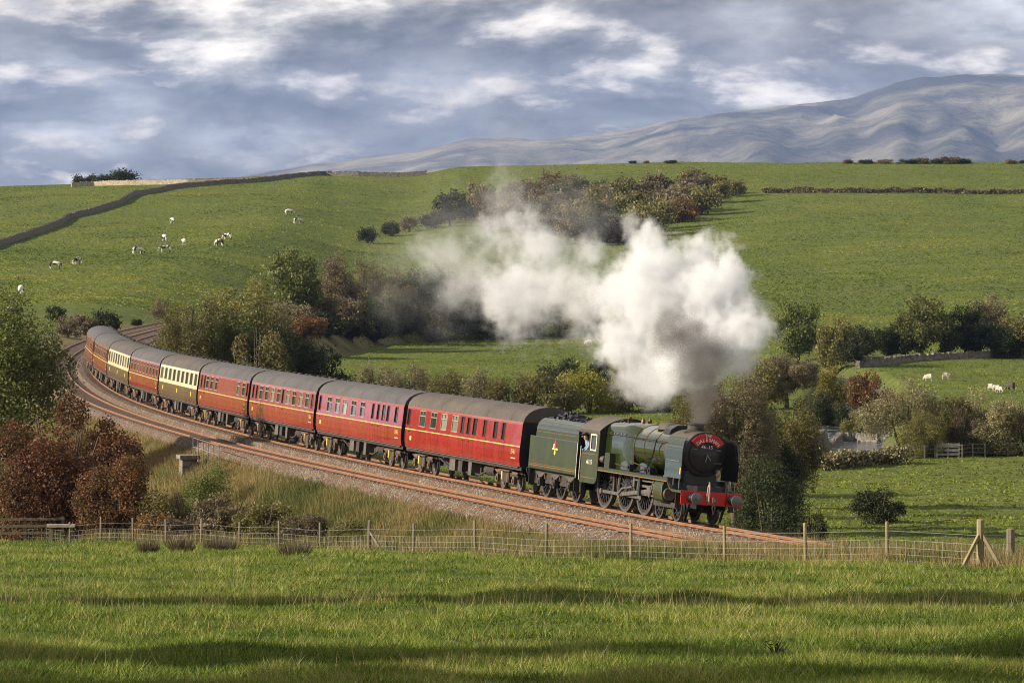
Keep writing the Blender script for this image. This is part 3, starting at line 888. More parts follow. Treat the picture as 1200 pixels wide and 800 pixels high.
        (115.0, 1294.0, 1.2, 5.5, 'dark', 'bush', 's'),
        (119.4, 1294.0, 1.7, 5.0, 'brown', 'bush', 's'),
        (123.9, 1294.0, 1.4, 4.5, 'dark', 'bush', 's'),
        (127.4, 1294.0, 2.0, 6.0, 'brown', 'bush', 's'),
        (132.1, 1296.0, 1.4, 5.0, 'dark', 'bush', 's'),
        (145.1, 1292.0, 1.2, 4.0, 'brown', 'bush', 's'),
        (148.8, 1292.0, 0.9, 3.0, 'dark', 'bush', 's'),
    ],
    'lineside': [
        (-48.2, 529.0, 2.4, 3.7, 'dark', 'bush', 's'),
        (-49.3, 511.0, 2.1, 3.3, 'brown', 'bush', 's'),
        (-45.8, 581.5, 3.3, 2.7, 'brown', 'bush', 's'),
        (-47.2, 558.0, 0.9, 1.5, 'dark', 'bush', 's'),
        (-55.4, 539.5, 2.1, 2.7, 'dark', 'bush', 's'),
        (-49.7, 496.5, 2.3, 2.9, 'brown', 'bush', 's'),
        (-39.3, 535.0, 2.3, 3.1, 'olive', 'bush', 's'),
    ],
}
# how a plant of each place is named and described: (name, category, group, phrase)
PLACE = {
    'trackside': ("broadleaf_tree", "tree", "trees behind the far coaches", "tree standing behind the brown and cream coaches"),
    'valley': ("willow_bush", "bush", "bushes behind the red coaches", "bush growing just behind the nearer red coaches"),
    'beck': ("broadleaf_tree", "tree", "trees along the foot of the hill", "tree in the dark belt at the foot of the hill"),
    'hill': ("hill_tree", "tree", "small trees on the open hillside", "tree in the thin line up the open hillside"),
    'copse': ("copse_tree", "tree", "trees of the copse high on the hill", "tree in the copse high on the hill"),
    'farrow': ("hedgerow_tree", "tree", "hedgerow trees behind the stone wall", "hedgerow tree behind the stone wall of the sheep meadow"),
    'willows': ("willow_bush", "bush", "willows between the two meadows", "willow bush between the sheep meadow and the riverside field"),
    'skyline': ("skyline_bush", "bush", "bushes on the skyline", "bush standing small against the sky on the hill crest"),
    'lineside': ("lineside_bush", "bush", "bushes beside the line where it bends away", "bush beside the track behind the last coach"),
    'scrub': ("bramble_bush", "bush", "scrub on the embankment", "bramble scrub on the bank between fence and track"),
}
ADJ = {'green': "green", 'olive': "olive green", 'yellow': "yellowish", 'brown': "brown-leaved", 'rust': "rusty red", 'dark': "dark green", 'willow': "pale silvery"}
OWN = {
    'near': [("ash_tree", "tall green leafy tree overhanging the curve of the railway"), ("hawthorn_bush", "large rusty red berry-laden bush below the railway bend"), ("hawthorn_bush", "smaller dark red bush beside the large red one"), ("thorn_bush", "olive bush under the tall green tree"), ("hawthorn_bush", "brown and olive bush merging with the large red one")],
    'right': [("broadleaf_tree", "round green tree between the steam and the hill field"), ("broadleaf_tree", "yellow-green tree above the river bend"), ("broadleaf_tree", "dark small tree beside the river bend tree"), ("broadleaf_tree", "bright yellow young tree on the river bank"), ("thorn_bush", "reddish brown bush across the river from the yellow tree"), ("broadleaf_tree", "brown autumn tree above the locomotive front"), ("broadleaf_tree", "olive tree beside the brown autumn tree"), ("thorn_bush", "dark low bush at the river edge"), ("thorn_bush", "olive bush leaning over the river rapids"), ("thorn_bush", "dark bush hiding the river below the yellow tree")],
    'loco': [("willow_tree", "large olive brown willow right behind the smokebox front"), ("willow_tree", "olive willow standing beyond the large brown one by the river"), ("thorn_bush", "big dark bush beside the locomotive buffer beam"), ("thorn_bush", "dark bush at the edge of the riverside field"), ("thorn_bush", "lone dark bush standing in the riverside field"), ("ivy_bush", "bright green bush at the foot of the pale willow"), ("willow_tree", "olive willow behind the boiler under the smoke"), ("thorn_bush", "brown bush filling the gap beside the large olive willow"), ("thorn_bush", "brown bush close behind the chimney")],
}
for _k, _rows in TREES.items():
    for _i, (_x, _y, _h, _w, _kind, _sh, _sz) in enumerate(_rows):
        if _k in OWN:
            nm, lab = OWN[_k][_i]
            plant(nm, _x, _y, _h, _w * 0.98, _kind, _sh, _sz, lab, "tree" if nm.endswith("tree") else "bush", None)
        else:
            nm, cat, grp, phrase = PLACE[_k]
            adj = ADJ[_kind]
            plant(nm, _x, _y, _h, _w * 0.98, _kind, _sh, _sz, adj + " " + phrase, cat, grp)
# trees of the field edge beside the photographer: they throw the shadow bands over the grass
for _x, _y, _h, _w in ((-22, 78.5, 15, 8.0), (-29, 77.0, 20, 8.5), (-39, 75.5, 25, 9), (-22, 48, 17, 6), (-31, 45.5, 21, 6.5), (-24, 38, 19, 6), (-19, 31, 15, 6)):
    plant("field_edge_tree", _x, _y, _h, _w, 'green', 'tall', 'l', "tall green tree at the edge of the foreground field", "tree", "trees at the edge of the foreground field")

# ---------------------------------------------------------------- fences, walls, gates, animals
WOOD = paint("weathered_wood", (0.17, 0.14, 0.095), 0.9, 0.35, 4.0, streak=(1, 1, 0.2), bump=0.01)
NEWWOOD = paint("treated_wood", (0.25, 0.20, 0.105), 0.85, 0.3, 4.0, streak=(1, 1, 0.2), bump=0.01)
WIRE = paint("galvanised_wire", (0.40, 0.40, 0.39), 0.5, 0.15, 3.0, metal=0.4)
def gz(x, y): return float(ground(x, y))
def build_fence():
    f = empty("wire_fence", (FENCE[9][0], FENCE[9][1], gz(*FENCE[9]))); tag(f, "wire stock fence with wooden posts along the railway boundary", "fence")
    base = f.location.copy()
    rg = random.Random(5)
    def post(x, y, h, r, mat, n=8, lean=0.03):
        z = gz(x, y); m = MB()
        dx, dy = rg.uniform(-lean, lean), rg.uniform(-lean, lean)
        m.tube([Vector((x, y, z - 0.3)) - base, Vector((x + dx * 0.5, y + dy * 0.5, z + h * 0.5)) - base, Vector((x + dx, y + dy, z + h - 0.02)) - base, Vector((x + dx, y + dy, z + h)) - base], [r, r * 0.98, r * 0.95, r * 0.7], n)
        return m.build("post", mat, f)
    tops = []
    for i, (x, y) in enumerate(FENCE):
        big = i in (10, 18)
        h = 1.45 if i == 18 else (1.35 if i == 10 else rg.uniform(1.2, 1.36)); r = 0.115 if i == 18 else (0.08 if i == 10 else 0.055)
        p = post(x, y, h, r, NEWWOOD if i > 13 else WOOD)
        tops.append((x, y, gz(x, y)))
        if i == 18:
            for sx in (-1, 1):
                m = MB(); m.bar(Vector((x + sx * 0.05, y - 0.05, gz(x, y) + 1.0)) - base, Vector((x + sx * 0.62, y - 0.35, gz(x + sx * 0.6, y - 0.35) - 0.05)) - base, 0.09, 0.09)
                m.build("strut", NEWWOOD, f)
        if i == 10:
            m = MB(); m.bar(Vector((x + 0.03, y, gz(x, y) + 0.9)) - base, Vector((x + 0.7, y - 0.9, gz(x, y) - 0.05)) - base, 0.08, 0.08); m.build("strut", WOOD, f)
    x, y = 14.75, 131.0; post(x, y, 1.15, 0.13, WOOD); tops.append((x, y, gz(x, y)))
    x, y = 18.6, 134.0; post(x, y, 1.15, 0.06, WOOD); tops.append((x, y, gz(x, y)))
    # strands and netting follow the posts
    for h in (0.12, 0.30, 0.50, 0.72, 0.98):
        m = MB(); m.tube([Vector((a, b, c + h + (0.0 if k % 2 else 0.01))) - base + Vector((0, -0.07, 0)) for k, (a, b, c) in enumerate(tops)], 0.0038, 4)
        m.build("wire", WIRE, f, None)
    vs = MB()
    for (a, b) in zip(tops[:-1], tops[1:]):
        a = Vector(a); b = Vector(b); n = int((b - a).length / 0.6)
        for k in range(1, n):
            p = a.lerp(b, k / n) - base + Vector((0, -0.07, 0))
            vs.cyl(p + Vector((0, 0, 0.05)), p + Vector((0, 0, 0.74)), 0.0032, 0.0032, 3, False)
    nt = vs.build("netting", WIRE, f, None); nt["kind"] = "stuff"
    # low wooden rail fence under the red bushes
    w = empty("rail_fence", (-25.0, 224.0, gz(-25, 224))); tag(w, "dark wooden rail fence under the red bushes", "fence")
    xs = [-28.5, -26.6, -24.7, -22.8]
    for i, x in enumerate(xs):
        yy = 224.5 + i * 0.1; z = gz(x, yy) - w.location.z
        MB().box(x + 25 - 0.07, x + 25 + 0.07, yy - 224 - 0.07, yy - 224 + 0.07, z - 0.3, z + 1.35).build("post", WOOD, w)
    for h in (0.45, 0.8, 1.15):
        MB().bar((-3.6, 0.4, h + gz(-28.5, 224) - w.location.z), (2.3, 0.7, h + gz(-22.8, 224) - w.location.z), 0.04, 0.12).build("rail", WOOD, w)
    tr = empty("stone_trough", (-22.6, 222.0, gz(-22.6, 222))); tag(tr, "flat stone slab step beside the wooden rail fence", "step")
    MB().box(-0.7, 0.7, -0.25, 0.25, 0.95, 1.08).build("slab", paint("slab_stone", (0.34, 0.30, 0.24), 0.9, 0.3, 3.0), tr)
    for sx in (-0.5, 0.5): MB().box(sx - 0.1, sx + 0.1, -0.2, 0.2, -0.3, 0.95).build("leg", WOOD, tr)
build_fence()
def mat_stone(name, c1, c2):
    n = NT(name); p = n.pos()
    v = n.voro(3.2, p, 'Color'); sep = n.N.new('ShaderNodeSeparateColor'); n.L.new(v, sep.inputs[0])
    c = n.mix(sep.outputs[0], c1, c2)
    c = n.mix(n.ramp(n.noise(1.2, 4, 0.6, p), [(0.5, 0), (0.7, 0.5)]), c, (0.09, 0.09, 0.05))
    n.set('Base Color', c).set('Roughness', 0.95); n.bump(n.voro(3.2, p, 'Distance', 'DISTANCE_TO_EDGE'), 0.12, 1.0)
    return n.m
WALLSTONE = mat_stone("dry_stone", (0.10, 0.092, 0.080), (0.25, 0.22, 0.18))
PALESTONE = mat_stone("pale_dry_stone", (0.28, 0.235, 0.17), (0.46, 0.39, 0.29))
def dry_wall(pts, h, w, label, mat, step=1.6, seed=1, rise=0.0):
    rg = random.Random(seed); P = []
    for (x0, y0), (x1, y1) in zip(pts[:-1], pts[1:]):
        L = math.hypot(x1 - x0, y1 - y0); n = max(1, int(L / step))
        for k in range(n): P.append((x0 + (x1 - x0) * k / n, y0 + (y1 - y0) * k / n))
    P.append(pts[-1])
    o = Vector((P[0][0], P[0][1], gz(*P[0]))); secs = []; cop = MB()
    for i, (x, y) in enumerate(P):
        a = P[max(i - 1, 0)]; b = P[min(i + 1, len(P) - 1)]
        d = Vector((b[0] - a[0], b[1] - a[1], 0)).normalized(); nrm = Vector((-d.y, d.x, 0))
        c = Vector((x, y, gz(x, y))) - o; hh = h + rg.uniform(-0.06, 0.06); ww = w + rg.uniform(-0.04, 0.04)
        secs.append([c + nrm * ww * 0.5 + Vector((0, 0, -0.4)), c + nrm * ww * 0.32 + Vector((0, 0, hh)), c - nrm * ww * 0.32 + Vector((0, 0, hh)), c - nrm * ww * 0.5 + Vector((0, 0, -0.4))])
        if i < len(P) - 1:
            e = Vector((P[i + 1][0], P[i + 1][1], gz(*P[i + 1]))) - o
            for q in range(3):
                if rg.random() < 0.12: continue
                t = (q + rg.uniform(0.2, 0.8)) / 3; s = rg.uniform(0.10, 0.24); z = c.lerp(e, t) + Vector((0, 0, hh))
                cop.bar(z - d * (step / 6.5), z + d * (step / 6.5), ww * 0.7, s * 2)
    root = empty("dry_stone_wall", o); tag(root, label, "wall")
    MB().loft(secs).build("wall_body", mat, root, None)
    cs = cop.build("coping_stones", mat, root, None); cs["kind"] = "stuff"
    return root
dry_wall([(-99.8, 786.0), (-101.3, 878.0), (-101.1, 956.0), (-103.0, 1030.0), (-99.6, 1046.0), (-96.1, 1086.0), (-96.4, 1166.0), (-92.3, 1200.0), (-83.5, 1240.0), (-72.3, 1254.0), (-63.9, 1278.0), (-54.7, 1292.0), (-44.7, 1290.0), (-36.0, 1290.0), (-24.8, 1290.0)], 1.15, 0.8, "long dark drystone wall running up the cow pasture to the crest", WALLSTONE, 2.2, 1)
dry_wall([(-125.8, 1268.0), (-119.7, 1270.0), (-106.8, 1262.0), (-91.6, 1254.0), (-77.2, 1254.0), (-72.3, 1254.0)], 1.25, 0.8, "sunlit pale drystone wall on the crest beside the round bushes", PALESTONE, 2.2, 2)
dry_wall([(41.1, 527.5), (44.2, 535.0), (48.4, 547.0), (53.0, 551.0), (58.7, 555.0), (66.1, 563.5)], 0.7, 0.7, "low drystone wall along the top of the sheep meadow", WALLSTONE, 1.2, 3)
dry_wall([(23.8, 358.0), (25.2, 361.5), (28.9, 390.0), (30.2, 390.0), (32.1, 388.0)], 1.0, 0.7, "short stone wall crossing beside the river rapids", WALLSTONE, 0.9, 4)
HEDGE = LEAF['brown']
def hedge_line(pts, h, w, label, n, mat, name="hedge", leaf=0.30):
    rg = np.random.default_rng(int(n)); seg = []
    L = np.array(pts, float); cum = np.r_[0, np.cumsum(np.hypot(*np.diff(L, axis=0).T))]
    t = rg.uniform(0, cum[-1], n); x = np.interp(t, cum, L[:, 0]) + rg.normal(size=n) * w * 0.35; y = np.interp(t, cum, L[:, 1]) + rg.normal(size=n) * w * 0.35
    hh = h * (0.72 + 0.55 * (fbm(t / 3.0, t * 0, 3, 41) + 0.5))
    z = ground(x, y) + rg.random(n) ** 0.8 * hh
    P = np.stack([x, y, z], -1); nd = rg.normal(size=(n, 3)); nd /= np.linalg.norm(nd, axis=1)[:, None]
    a = np.cross(nd, rg.normal(size=(n, 3))); a /= np.linalg.norm(a, axis=1)[:, None]; b = np.cross(nd, a)
    s = (leaf * rg.uniform(0.6, 1.3, n))[:, None]
    V = np.stack([P - a * s, P + b * s * 0.6, P + a * s, P - b * s * 0.6], 1).reshape(-1, 3)
    o = np.array([pts[0][0], pts[0][1], gz(*pts[0])])
    root = empty(name, o); tag(root, label, "hedge")
    me = np_mesh("foliage", V - o, np.arange(4 * n).reshape(n, 4), mat, {'tint': np.repeat(rg.random(n), 4)})
    link_obj("foliage", me, root)
    return root
hedge_line([(65.5, 1162.0), (77.9, 1158.0), (92.9, 1150.0), (110.4, 1148.0), (131.8, 1142.0), (150.5, 1134.0)], 1.3, 0.8, "thin dark trimmed hedge crossing the upper hillside", 5200, LEAF['brown'])
hedge_line([(22.9, 330.5), (24.5, 331.5), (26.0, 333.5), (27.8, 336.0), (29.7, 335.5)], 1.1, 1.2, "low straw-topped bank of weeds bordering the riverside field", 5200, LEAF['willow'], "weed_hedge", 0.14)
# --- animals
def skin_body(name, verts, edges, radii, mat, parent=None, root=0, sub=2):
    me = bpy.data.meshes.new(name); me.from_pydata(verts, edges, [])
    o = bpy.data.objects.new(name, me); COL.objects.link(o)
    o.modifiers.new("skin", 'SKIN'); sb = o.modifiers.new("sub", 'SUBSURF'); sb.levels = sub; sb.render_levels = sub
    sv = me.skin_vertices[0].data
    for i, r in enumerate(radii): sv[i].radius = (r, r) if not isinstance(r, tuple) else r
    for i in range(len(verts)): sv[i].use_root = (i == root)
    dg = bpy.context.evaluated_depsgraph_get(); dg.update()
    new = bpy.data.meshes.new_from_object(o.evaluated_get(dg)); new.name = name
    bpy.data.objects.remove(o)
    new.materials.clear(); new.materials.append(mat); new.shade_smooth()
    r = link_obj(name, new, parent)
    return r
def animal_mesh(kind, mat):
    # unit: metres, facing +x
    if kind == 'cow':
        V = [(-0.85, 0, 1.12), (-0.35, 0, 1.08), (0.25, 0, 1.05), (0.72, 0, 1.12), (1.02, 0, 0.92), (1.22, 0, 0.55), (1.36, 0, 0.22),
             (-0.80, 0.2, 0.78), (-0.88, 0.2, 0.42), (-0.84, 0.2, 0.02), (-0.80, -0.2, 0.78), (-0.78, -0.2, 0.42), (-0.70, -0.2, 0.02),
             (0.62, 0.18, 0.72), (0.62, 0.18, 0.40), (0.60, 0.18, 0.02), (0.62, -0.18, 0.72), (0.70, -0.18, 0.40), (0.74, -0.18, 0.02), (-0.98, 0, 0.95), (-1.0, 0, 0.5), (1.16, 0.16, 0.72), (1.16, -0.16, 0.72)]
        E = [(0, 1), (1, 2), (2, 3), (3, 4), (4, 5), (5, 6), (0, 7), (7, 8), (8, 9), (0, 10), (10, 11), (11, 12), (3, 13), (13, 14), (14, 15), (3, 16), (16, 17), (17, 18), (0, 19), (19, 20), (5, 21), (5, 22)]
        R = [(0.30, 0.30), (0.36, 0.34), (0.37, 0.36), (0.30, 0.33), 0.20, 0.14, 0.09, 0.15, 0.08, 0.06, 0.15, 0.08, 0.06, 0.12, 0.075, 0.055, 0.12, 0.075, 0.055, 0.05, 0.03, 0.04, 0.04]
    else:
        V = [(-0.42, 0, 0.62), (-0.1, 0, 0.62), (0.25, 0, 0.60), (0.45, 0, 0.58), (0.60, 0, 0.36), (0.70, 0, 0.14),
             (-0.36, 0.13, 0.34), (-0.37, 0.13, 0.02), (-0.36, -0.13, 0.34), (-0.35, -0.13, 0.02), (0.28, 0.12, 0.34), (0.28, 0.12, 0.02), (0.28, -0.12, 0.34), (0.30, -0.12, 0.02), (0.62, 0.1, 0.40), (0.62, -0.1, 0.40)]
        E = [(0, 1), (1, 2), (2, 3), (3, 4), (4, 5), (0, 6), (6, 7), (0, 8), (8, 9), (2, 10), (10, 11), (2, 12), (12, 13), (4, 14), (4, 15)]
        R = [0.24, 0.27, 0.25, 0.18, 0.10, 0.07, 0.08, 0.035, 0.08, 0.035, 0.08, 0.035, 0.08, 0.035, 0.025, 0.025]
    o = skin_body(kind, V, E, R, mat, root=1)
    return o
def mat_cow(name, off):
    n = NT(name); f = n.noise(1.1, 2, 0.4, sc=None, src=None)
    mp = n.N.new('ShaderNodeMapping'); mp.inputs['Location'].default_value = (off, off * 0.7, 0); n.L.new(n.tc(), mp.inputs['Vector'])
    f = n.noise(1.5, 1, 0.4, mp.outputs[0])
    n.set('Base Color', n.ramp(f, [(0.49, (0.78, 0.74, 0.68)), (0.52, (0.02, 0.018, 0.016))])).set('Roughness', 0.8)
    return n.m
def build_animals():
    mats = [mat_cow("cow_hide", q) for q in (0.0, 3.3, 7.1, 1.7)]
    proto = animal_mesh('cow', mats[0])
    rg = random.Random(9)
    cows = [(-76.1, 994.0, 5.06), (-68.3, 872.0, 5.07), (-63.1, 808.0, 3.24), (-62.3, 842.0, 1.79), (-68.0, 806.0, 0.34), (-55.0, 834.0, 2.41), (-55.5, 866.0, 2.57), (-51.4, 1024.0, 0.28), (-48.0, 994.0, 0.31), (-77.0, 748.0, 6.27), (-74.2, 758.0, 4.1), (-71.0, 642.0, 1.47)]
    pale = mat_stone
    for i, (x, y, rz) in enumerate(cows):
        c = proto if i == 0 else proto.copy()
        if i: COL.objects.link(c)
        c.location = (x, y, gz(x, y)); c.rotation_euler = (0, 0, rz); c.scale = (1, 1, 1)
        c.material_slots[0].link = 'OBJECT'; c.material_slots[0].material = mats[i % 4]
        tag(c, "black and white cow grazing on the open green hillside", "cow", "cows grazing on the hillside")
    wool = paint("wool", (0.50, 0.46, 0.38), 0.95, 0.15, 6.0, bump=0.03)
    dwool = paint("dark_wool", (0.06, 0.05, 0.045), 0.95, 0.2, 6.0, bump=0.03)
    ps = animal_mesh('sheep', wool)
    sheep = [(45.4, 483.0, 2.73, 0), (47.8, 488.5, 6.12, 0), (49.5, 457.5, 5.64, 0), (50.0, 455.0, 5.3, 0), (51.7, 459.5, 2.46, 1), (10.5, 606.5, 3.1, 0)]
    for i, (x, y, rz, dk) in enumerate(sheep):
        c = ps if i == 0 else ps.copy()
        if i: COL.objects.link(c)
        c.location = (x, y, gz(x, y)); c.rotation_euler = (0, 0, rz); c.scale = (0.95, 0.95, 0.95)
        c.material_slots[0].link = 'OBJECT'; c.material_slots[0].material = dwool if dk else wool
        if y > 560: tag(c, "white sheep at the dark hedge end of the meadow behind the train", "sheep")
        elif dk: tag(c, "dark sheep beside white ones in the meadow below the stone wall", "sheep")
        else: tag(c, "white sheep grazing in the meadow below the stone wall", "sheep", "sheep in the walled meadow")
build_animals()
# --- small field furniture
def build_field_bits():
    grey = paint("grey_timber", (0.42, 0.40, 0.37), 0.85, 0.25, 4.0)
    gx, gy = (22.3, 333.0)
    g = empty("field_gate", (gx, gy, gz(gx, gy)), math.radians(25)); tag(g, "small pale barred gate beside the dark bushes by the river", "gate")
    for h in (0.25, 0.5, 0.75, 1.0, 1.2): MB().box(-0.9, 0.9, -0.03, 0.03, h - 0.05, h + 0.05).build("bar", grey, g)
    for s in (-0.95, 0.95): MB().box(s - 0.06, s + 0.06, -0.06, 0.06, -0.3, 1.35).build("post", grey, g)
    gx, gy = (33.6, 341.5)
    g = empty("hurdle", (gx, gy, gz(gx, gy)), math.radians(-6)); tag(g, "pale wooden hurdle in the fence under the willows", "hurdle")
    for h in (0.2, 0.5, 0.8, 1.0): MB().box(-0.85, 0.85, -0.03, 0.03, h - 0.06, h + 0.06).build("bar", grey, g)
    for s in (-0.85, 0.0, 0.85): MB().box(s - 0.05, s + 0.05, 0.03, 0.10, -0.3, 1.1).build("post", grey, g)
    f = empty("post_fence", (22, 310, gz(22, 310))); tag(f, "thin post and wire fence along the far edge of the riverside field", "fence")
    pts = [(29.4, 338.0), (30.7, 339.5), (31.7, 340.5), (32.6, 341.5), (34.6, 340.5), (35.5, 341.5), (36.5, 342.0), (37.5, 343.0), (38.4, 343.0), (39.6, 343.0)]
    base = f.location
    for x, y in pts:
        z = gz(x, y) - base.z
        MB().box(x - base.x - 0.05, x - base.x + 0.05, y - base.y - 0.05, y - base.y + 0.05, z - 0.3, z + 1.05).build("post", WOOD, f)
    for h in (0.4, 0.7, 1.0):
        MB().tube([(x - base.x, y - base.y, gz(x, y) - base.z + h) for x, y in pts], 0.008, 4).build("wire", WIRE, f, None)
    rock = paint("river_rock", (0.23, 0.20, 0.17), 0.85, 0.35, 2.0, bump=0.05)
    rg = random.Random(21)
    for i in range(14):
        t = rg.uniform(0.36, 0.62) * (len(RIVER) - 1); k = int(t); w = t - k
        x = RIVER[k][0] * (1 - w) + RIVER[k + 1][0] * w + rg.uniform(-5, 5); y = RIVER[k][1] * (1 - w) + RIVER[k + 1][1] * w + rg.uniform(-4, 4)
        bm = bmesh.new(); bmesh.ops.create_icosphere(bm, subdivisions=2, radius=1.0)
        sx, sy, sz = rg.uniform(0.35, 0.9), rg.uniform(0.35, 0.8), rg.uniform(0.2, 0.4)
        for v in bm.verts:
            q = 1 + 0.35 * (rg.random() - 0.5); v.co = Vector((v.co.x * sx * q, v.co.y * sy * q, v.co.z * sz * q))
        me = bpy.data.meshes.new("boulder"); bm.to_mesh(me); bm.free(); me.materials.append(rock); me.shade_smooth()
        o = link_obj("boulder", me); o.location = (x, y, RVZ + 0.05); tag(o, "brown boulder standing in the river rapids", "boulder", "boulders in the river")
    # underbridge abutment and handrail on the embankment
    bx, by = (-17.59, 240.0)
    st = WALLSTONE
    d = Vector((float(-track_dx(by)), -1, 0)).normalized(); ang = math.atan2(d.x, -d.y)
    b = empty("stone_underbridge", (bx, by, float(track_z(by)) - 0.5), ang); tag(b, "pale stone underbridge abutment with handrail below the track", "bridge")
    rg = random.Random(3)
    for k in range(9):
        z1 = -0.05 - k * 0.42
        MB().box(-0.35 - rg.uniform(0, .05), 0.45, -0.55 - rg.uniform(0, .05), 0.5, z1 - 0.40, z1).build("stone", st, b, None)
    MB().box(-0.5, 0.6, -0.7, 0.65, -0.048, 0.16).build("capstone", st, b)
    MB().loft([[(0.45, y, z) for y, z in ((-0.3, -3.8), (0.3, -3.8), (0.3, -0.2), (-0.3, -0.2))], [(3.4, y - 2.2, z) for y, z in ((-0.3, -3.8), (0.3, -3.8), (0.3, -1.0), (-0.3, -1.0))]]).build("wing_wall", st, b, None)
    MB().loft([[(-0.35, y, z) for y, z in ((-0.3, -4.2), (0.3, -4.2), (0.3, -2.0), (-0.3, -2.0))], [(-3.2, y - 2.6, z) for y, z in ((-0.3, -4.4), (0.3, -4.4), (0.3, -3.4), (-0.3, -3.4))]]).build("wing_wall", st, b, None)
    rail = paint("white_handrail", (0.20, 0.18, 0.16), 0.7, 0.25, 3.0)
    for q in range(6):
        MB().cyl((0.3, -0.2 - q * 1.6, -0.1), (0.3, -0.2 - q * 1.6, 1.15), 0.025, 0.025, 6).build("handrail_post", rail, b)
    for h in (0.6, 1.1):
        MB().tube([(0.3, -0.2, h), (0.3, -4.0, h), (0.3, -8.2, h)], 0.018, 6).build("handrail", rail, b)
    # white lineside marker lying by the bend
    mx, my = (-47.6, 570.5)
    m = empty("lineside_pole", (mx, my, gz(mx, my))); tag(m, "white pole leaning beside the track where it bends behind trees", "pole")
    MB().cyl((0, 0, 0.0), (0.9, 0.8, 1.0), 0.07, 0.06, 8).build("shaft", rail, m)
    MB().box(-0.15, 0.15, -0.15, 0.15, -0.3, 0.1).build("foot", rail, m)
build_field_bits()

def build_weed():
    rg = random.Random(8); x, y = 3.1, 52.0
    o = empty("dock_plant", (x, y, gz(x, y))); o.scale = (0.75, 0.75, 0.62); tag(o, "dark brown dock plant standing alone in the foreground grass", "plant")
    m = MB()
    for k in range(9):
        a = rg.uniform(0, 6.28); r = rg.uniform(0.05, 0.28); h = rg.uniform(0.2, 0.42)
        m.tube([(0, 0, -0.05), (r * 0.4 * math.cos(a), r * 0.4 * math.sin(a), h * 0.6), (r * math.cos(a), r * math.sin(a), h)], [0.012, 0.009, 0.004], 5)
    m.build("stem", BARK, o)
    for k in range(26):
        a = rg.uniform(0, 6.28); r = rg.uniform(0.05, 0.3); h = rg.uniform(0.03, 0.36); c = Vector((r * math.cos(a), r * math.sin(a), h)); s = rg.uniform(0.04, 0.09)
        d = Vector((math.cos(a), math.sin(a), rg.uniform(-0.5, 0.6))) * s; q = Vector((-math.sin(a), math.cos(a), 0.2)) * s * 0.45
        lf = MB().add([c - d, c + q, c + d, c - q], [(0, 1, 2, 3)]).mesh("leaf", None); lf.materials.append(LEAF['brown'])
        link_obj("leaf", lf, o)
build_weed()

def build_rushes():
    rg = np.random.default_rng(17); mat = LEAF['brown']
    for x, y, r in [(-13.8, 168.0, 0.5), (-12.2, 163.5, 0.6), (-12.2, 182.5, 0.7), (-12.0, 187.0, 0.6), (-7.4, 151.0, 0.7), (-3.9, 178.5, 0.5), (-10.9, 206.0, 0.5)]:
        n = 420; a = rg.uniform(0, 6.28, n); q = r * rg.random(n) ** 0.6
        bx = q * np.cos(a) * 0.6; by = q * np.sin(a) * 0.6; h = rg.uniform(0.25, 0.6, n) * (r / 0.5) ** 0.5
        tip = np.stack([bx * 1.9, by * 1.9, h], -1); t = rg.uniform(0, 6.28, n); d = np.stack([np.cos(t), np.sin(t), 0 * t], -1) * 0.014
        P = np.stack([bx, by, 0 * bx - 0.05], -1)
        V = np.stack([P - d, P + d, tip], 1).reshape(-1, 3)
        o = empty("rush_clump", (x, y, gz(x, y))); tag(o, "dark brown clump of rushes in the grass near the fence", "rushes", "rush clumps near the fence")
        me = np_mesh("foliage", V, np.arange(3 * n).reshape(n, 3), mat, {'tint': np.repeat(rg.random(n) * 0.6, 3)})
        link_obj("foliage", me, o)
build_rushes()

# ---------------------------------------------------------------- the train
P_GREEN = paint("brunswick_green", (0.017, 0.027, 0.005), 0.12, 0.25, 0.8, coat=0.9, dirt=(0.020, 0.022, 0.008))
P_GREEN2 = paint("tender_green", (0.031, 0.040, 0.010), 0.36, 0.28, 0.9, coat=0.12, dirt=(0.038, 0.036, 0.017))
P_BLACK = paint("loco_black", (0.014, 0.014, 0.016), 0.38, 0.35, 1.5, coat=0.2)
P_SOOT = paint("sooty_black", (0.030, 0.026, 0.024), 0.7, 0.5, 2.0, dirt=(0.075, 0.060, 0.048))
P_SMOKEBOX = paint("smokebox_grey", (0.070, 0.055, 0.042), 0.6, 0.25, 1.2, dirt=(0.11, 0.085, 0.06))
P_RED = paint("buffer_beam_red", (0.52, 0.022, 0.020), 0.35, 0.15, 1.5)
P_STEEL = paint("oily_steel", (0.25, 0.22, 0.185), 0.36, 0.3, 3.0, metal=0.75, dirt=(0.12, 0.09, 0.06))
P_BRIGHT = paint("bright_steel", (0.36, 0.35, 0.335), 0.4, 0.25, 3.0, metal=0.8)
P_WHEEL = paint("wheel_black", (0.020, 0.019, 0.018), 0.5, 0.3, 2.0, dirt=(0.055, 0.044, 0.034))
P_TYRE = paint("tyre_steel", (0.12, 0.10, 0.085), 0.5, 0.3, 2.0, metal=0.5, dirt=(0.06, 0.045, 0.035))
P_BUFFER = paint("greasy_buffer", (0.20, 0.19, 0.18), 0.4, 0.35, 4.0, metal=0.6, dirt=(0.05, 0.045, 0.04))
P_CREAM = paint("cream_letter", (0.78, 0.70, 0.48), 0.5, 0.05, 2.0)
P_WHITE = paint("white_letter", (0.82, 0.80, 0.76), 0.5, 0.04, 2.0)
P_ORANGE = paint("lining_orange", (0.27, 0.115, 0.035), 0.5, 0.1, 2.0)
P_GOLD = paint("gold_line", (0.66, 0.46, 0.12), 0.45, 0.12, 2.0)
P_COPPER = paint("copper_pipe", (0.14, 0.08, 0.05), 0.5, 0.2, 3.0, metal=0.8)
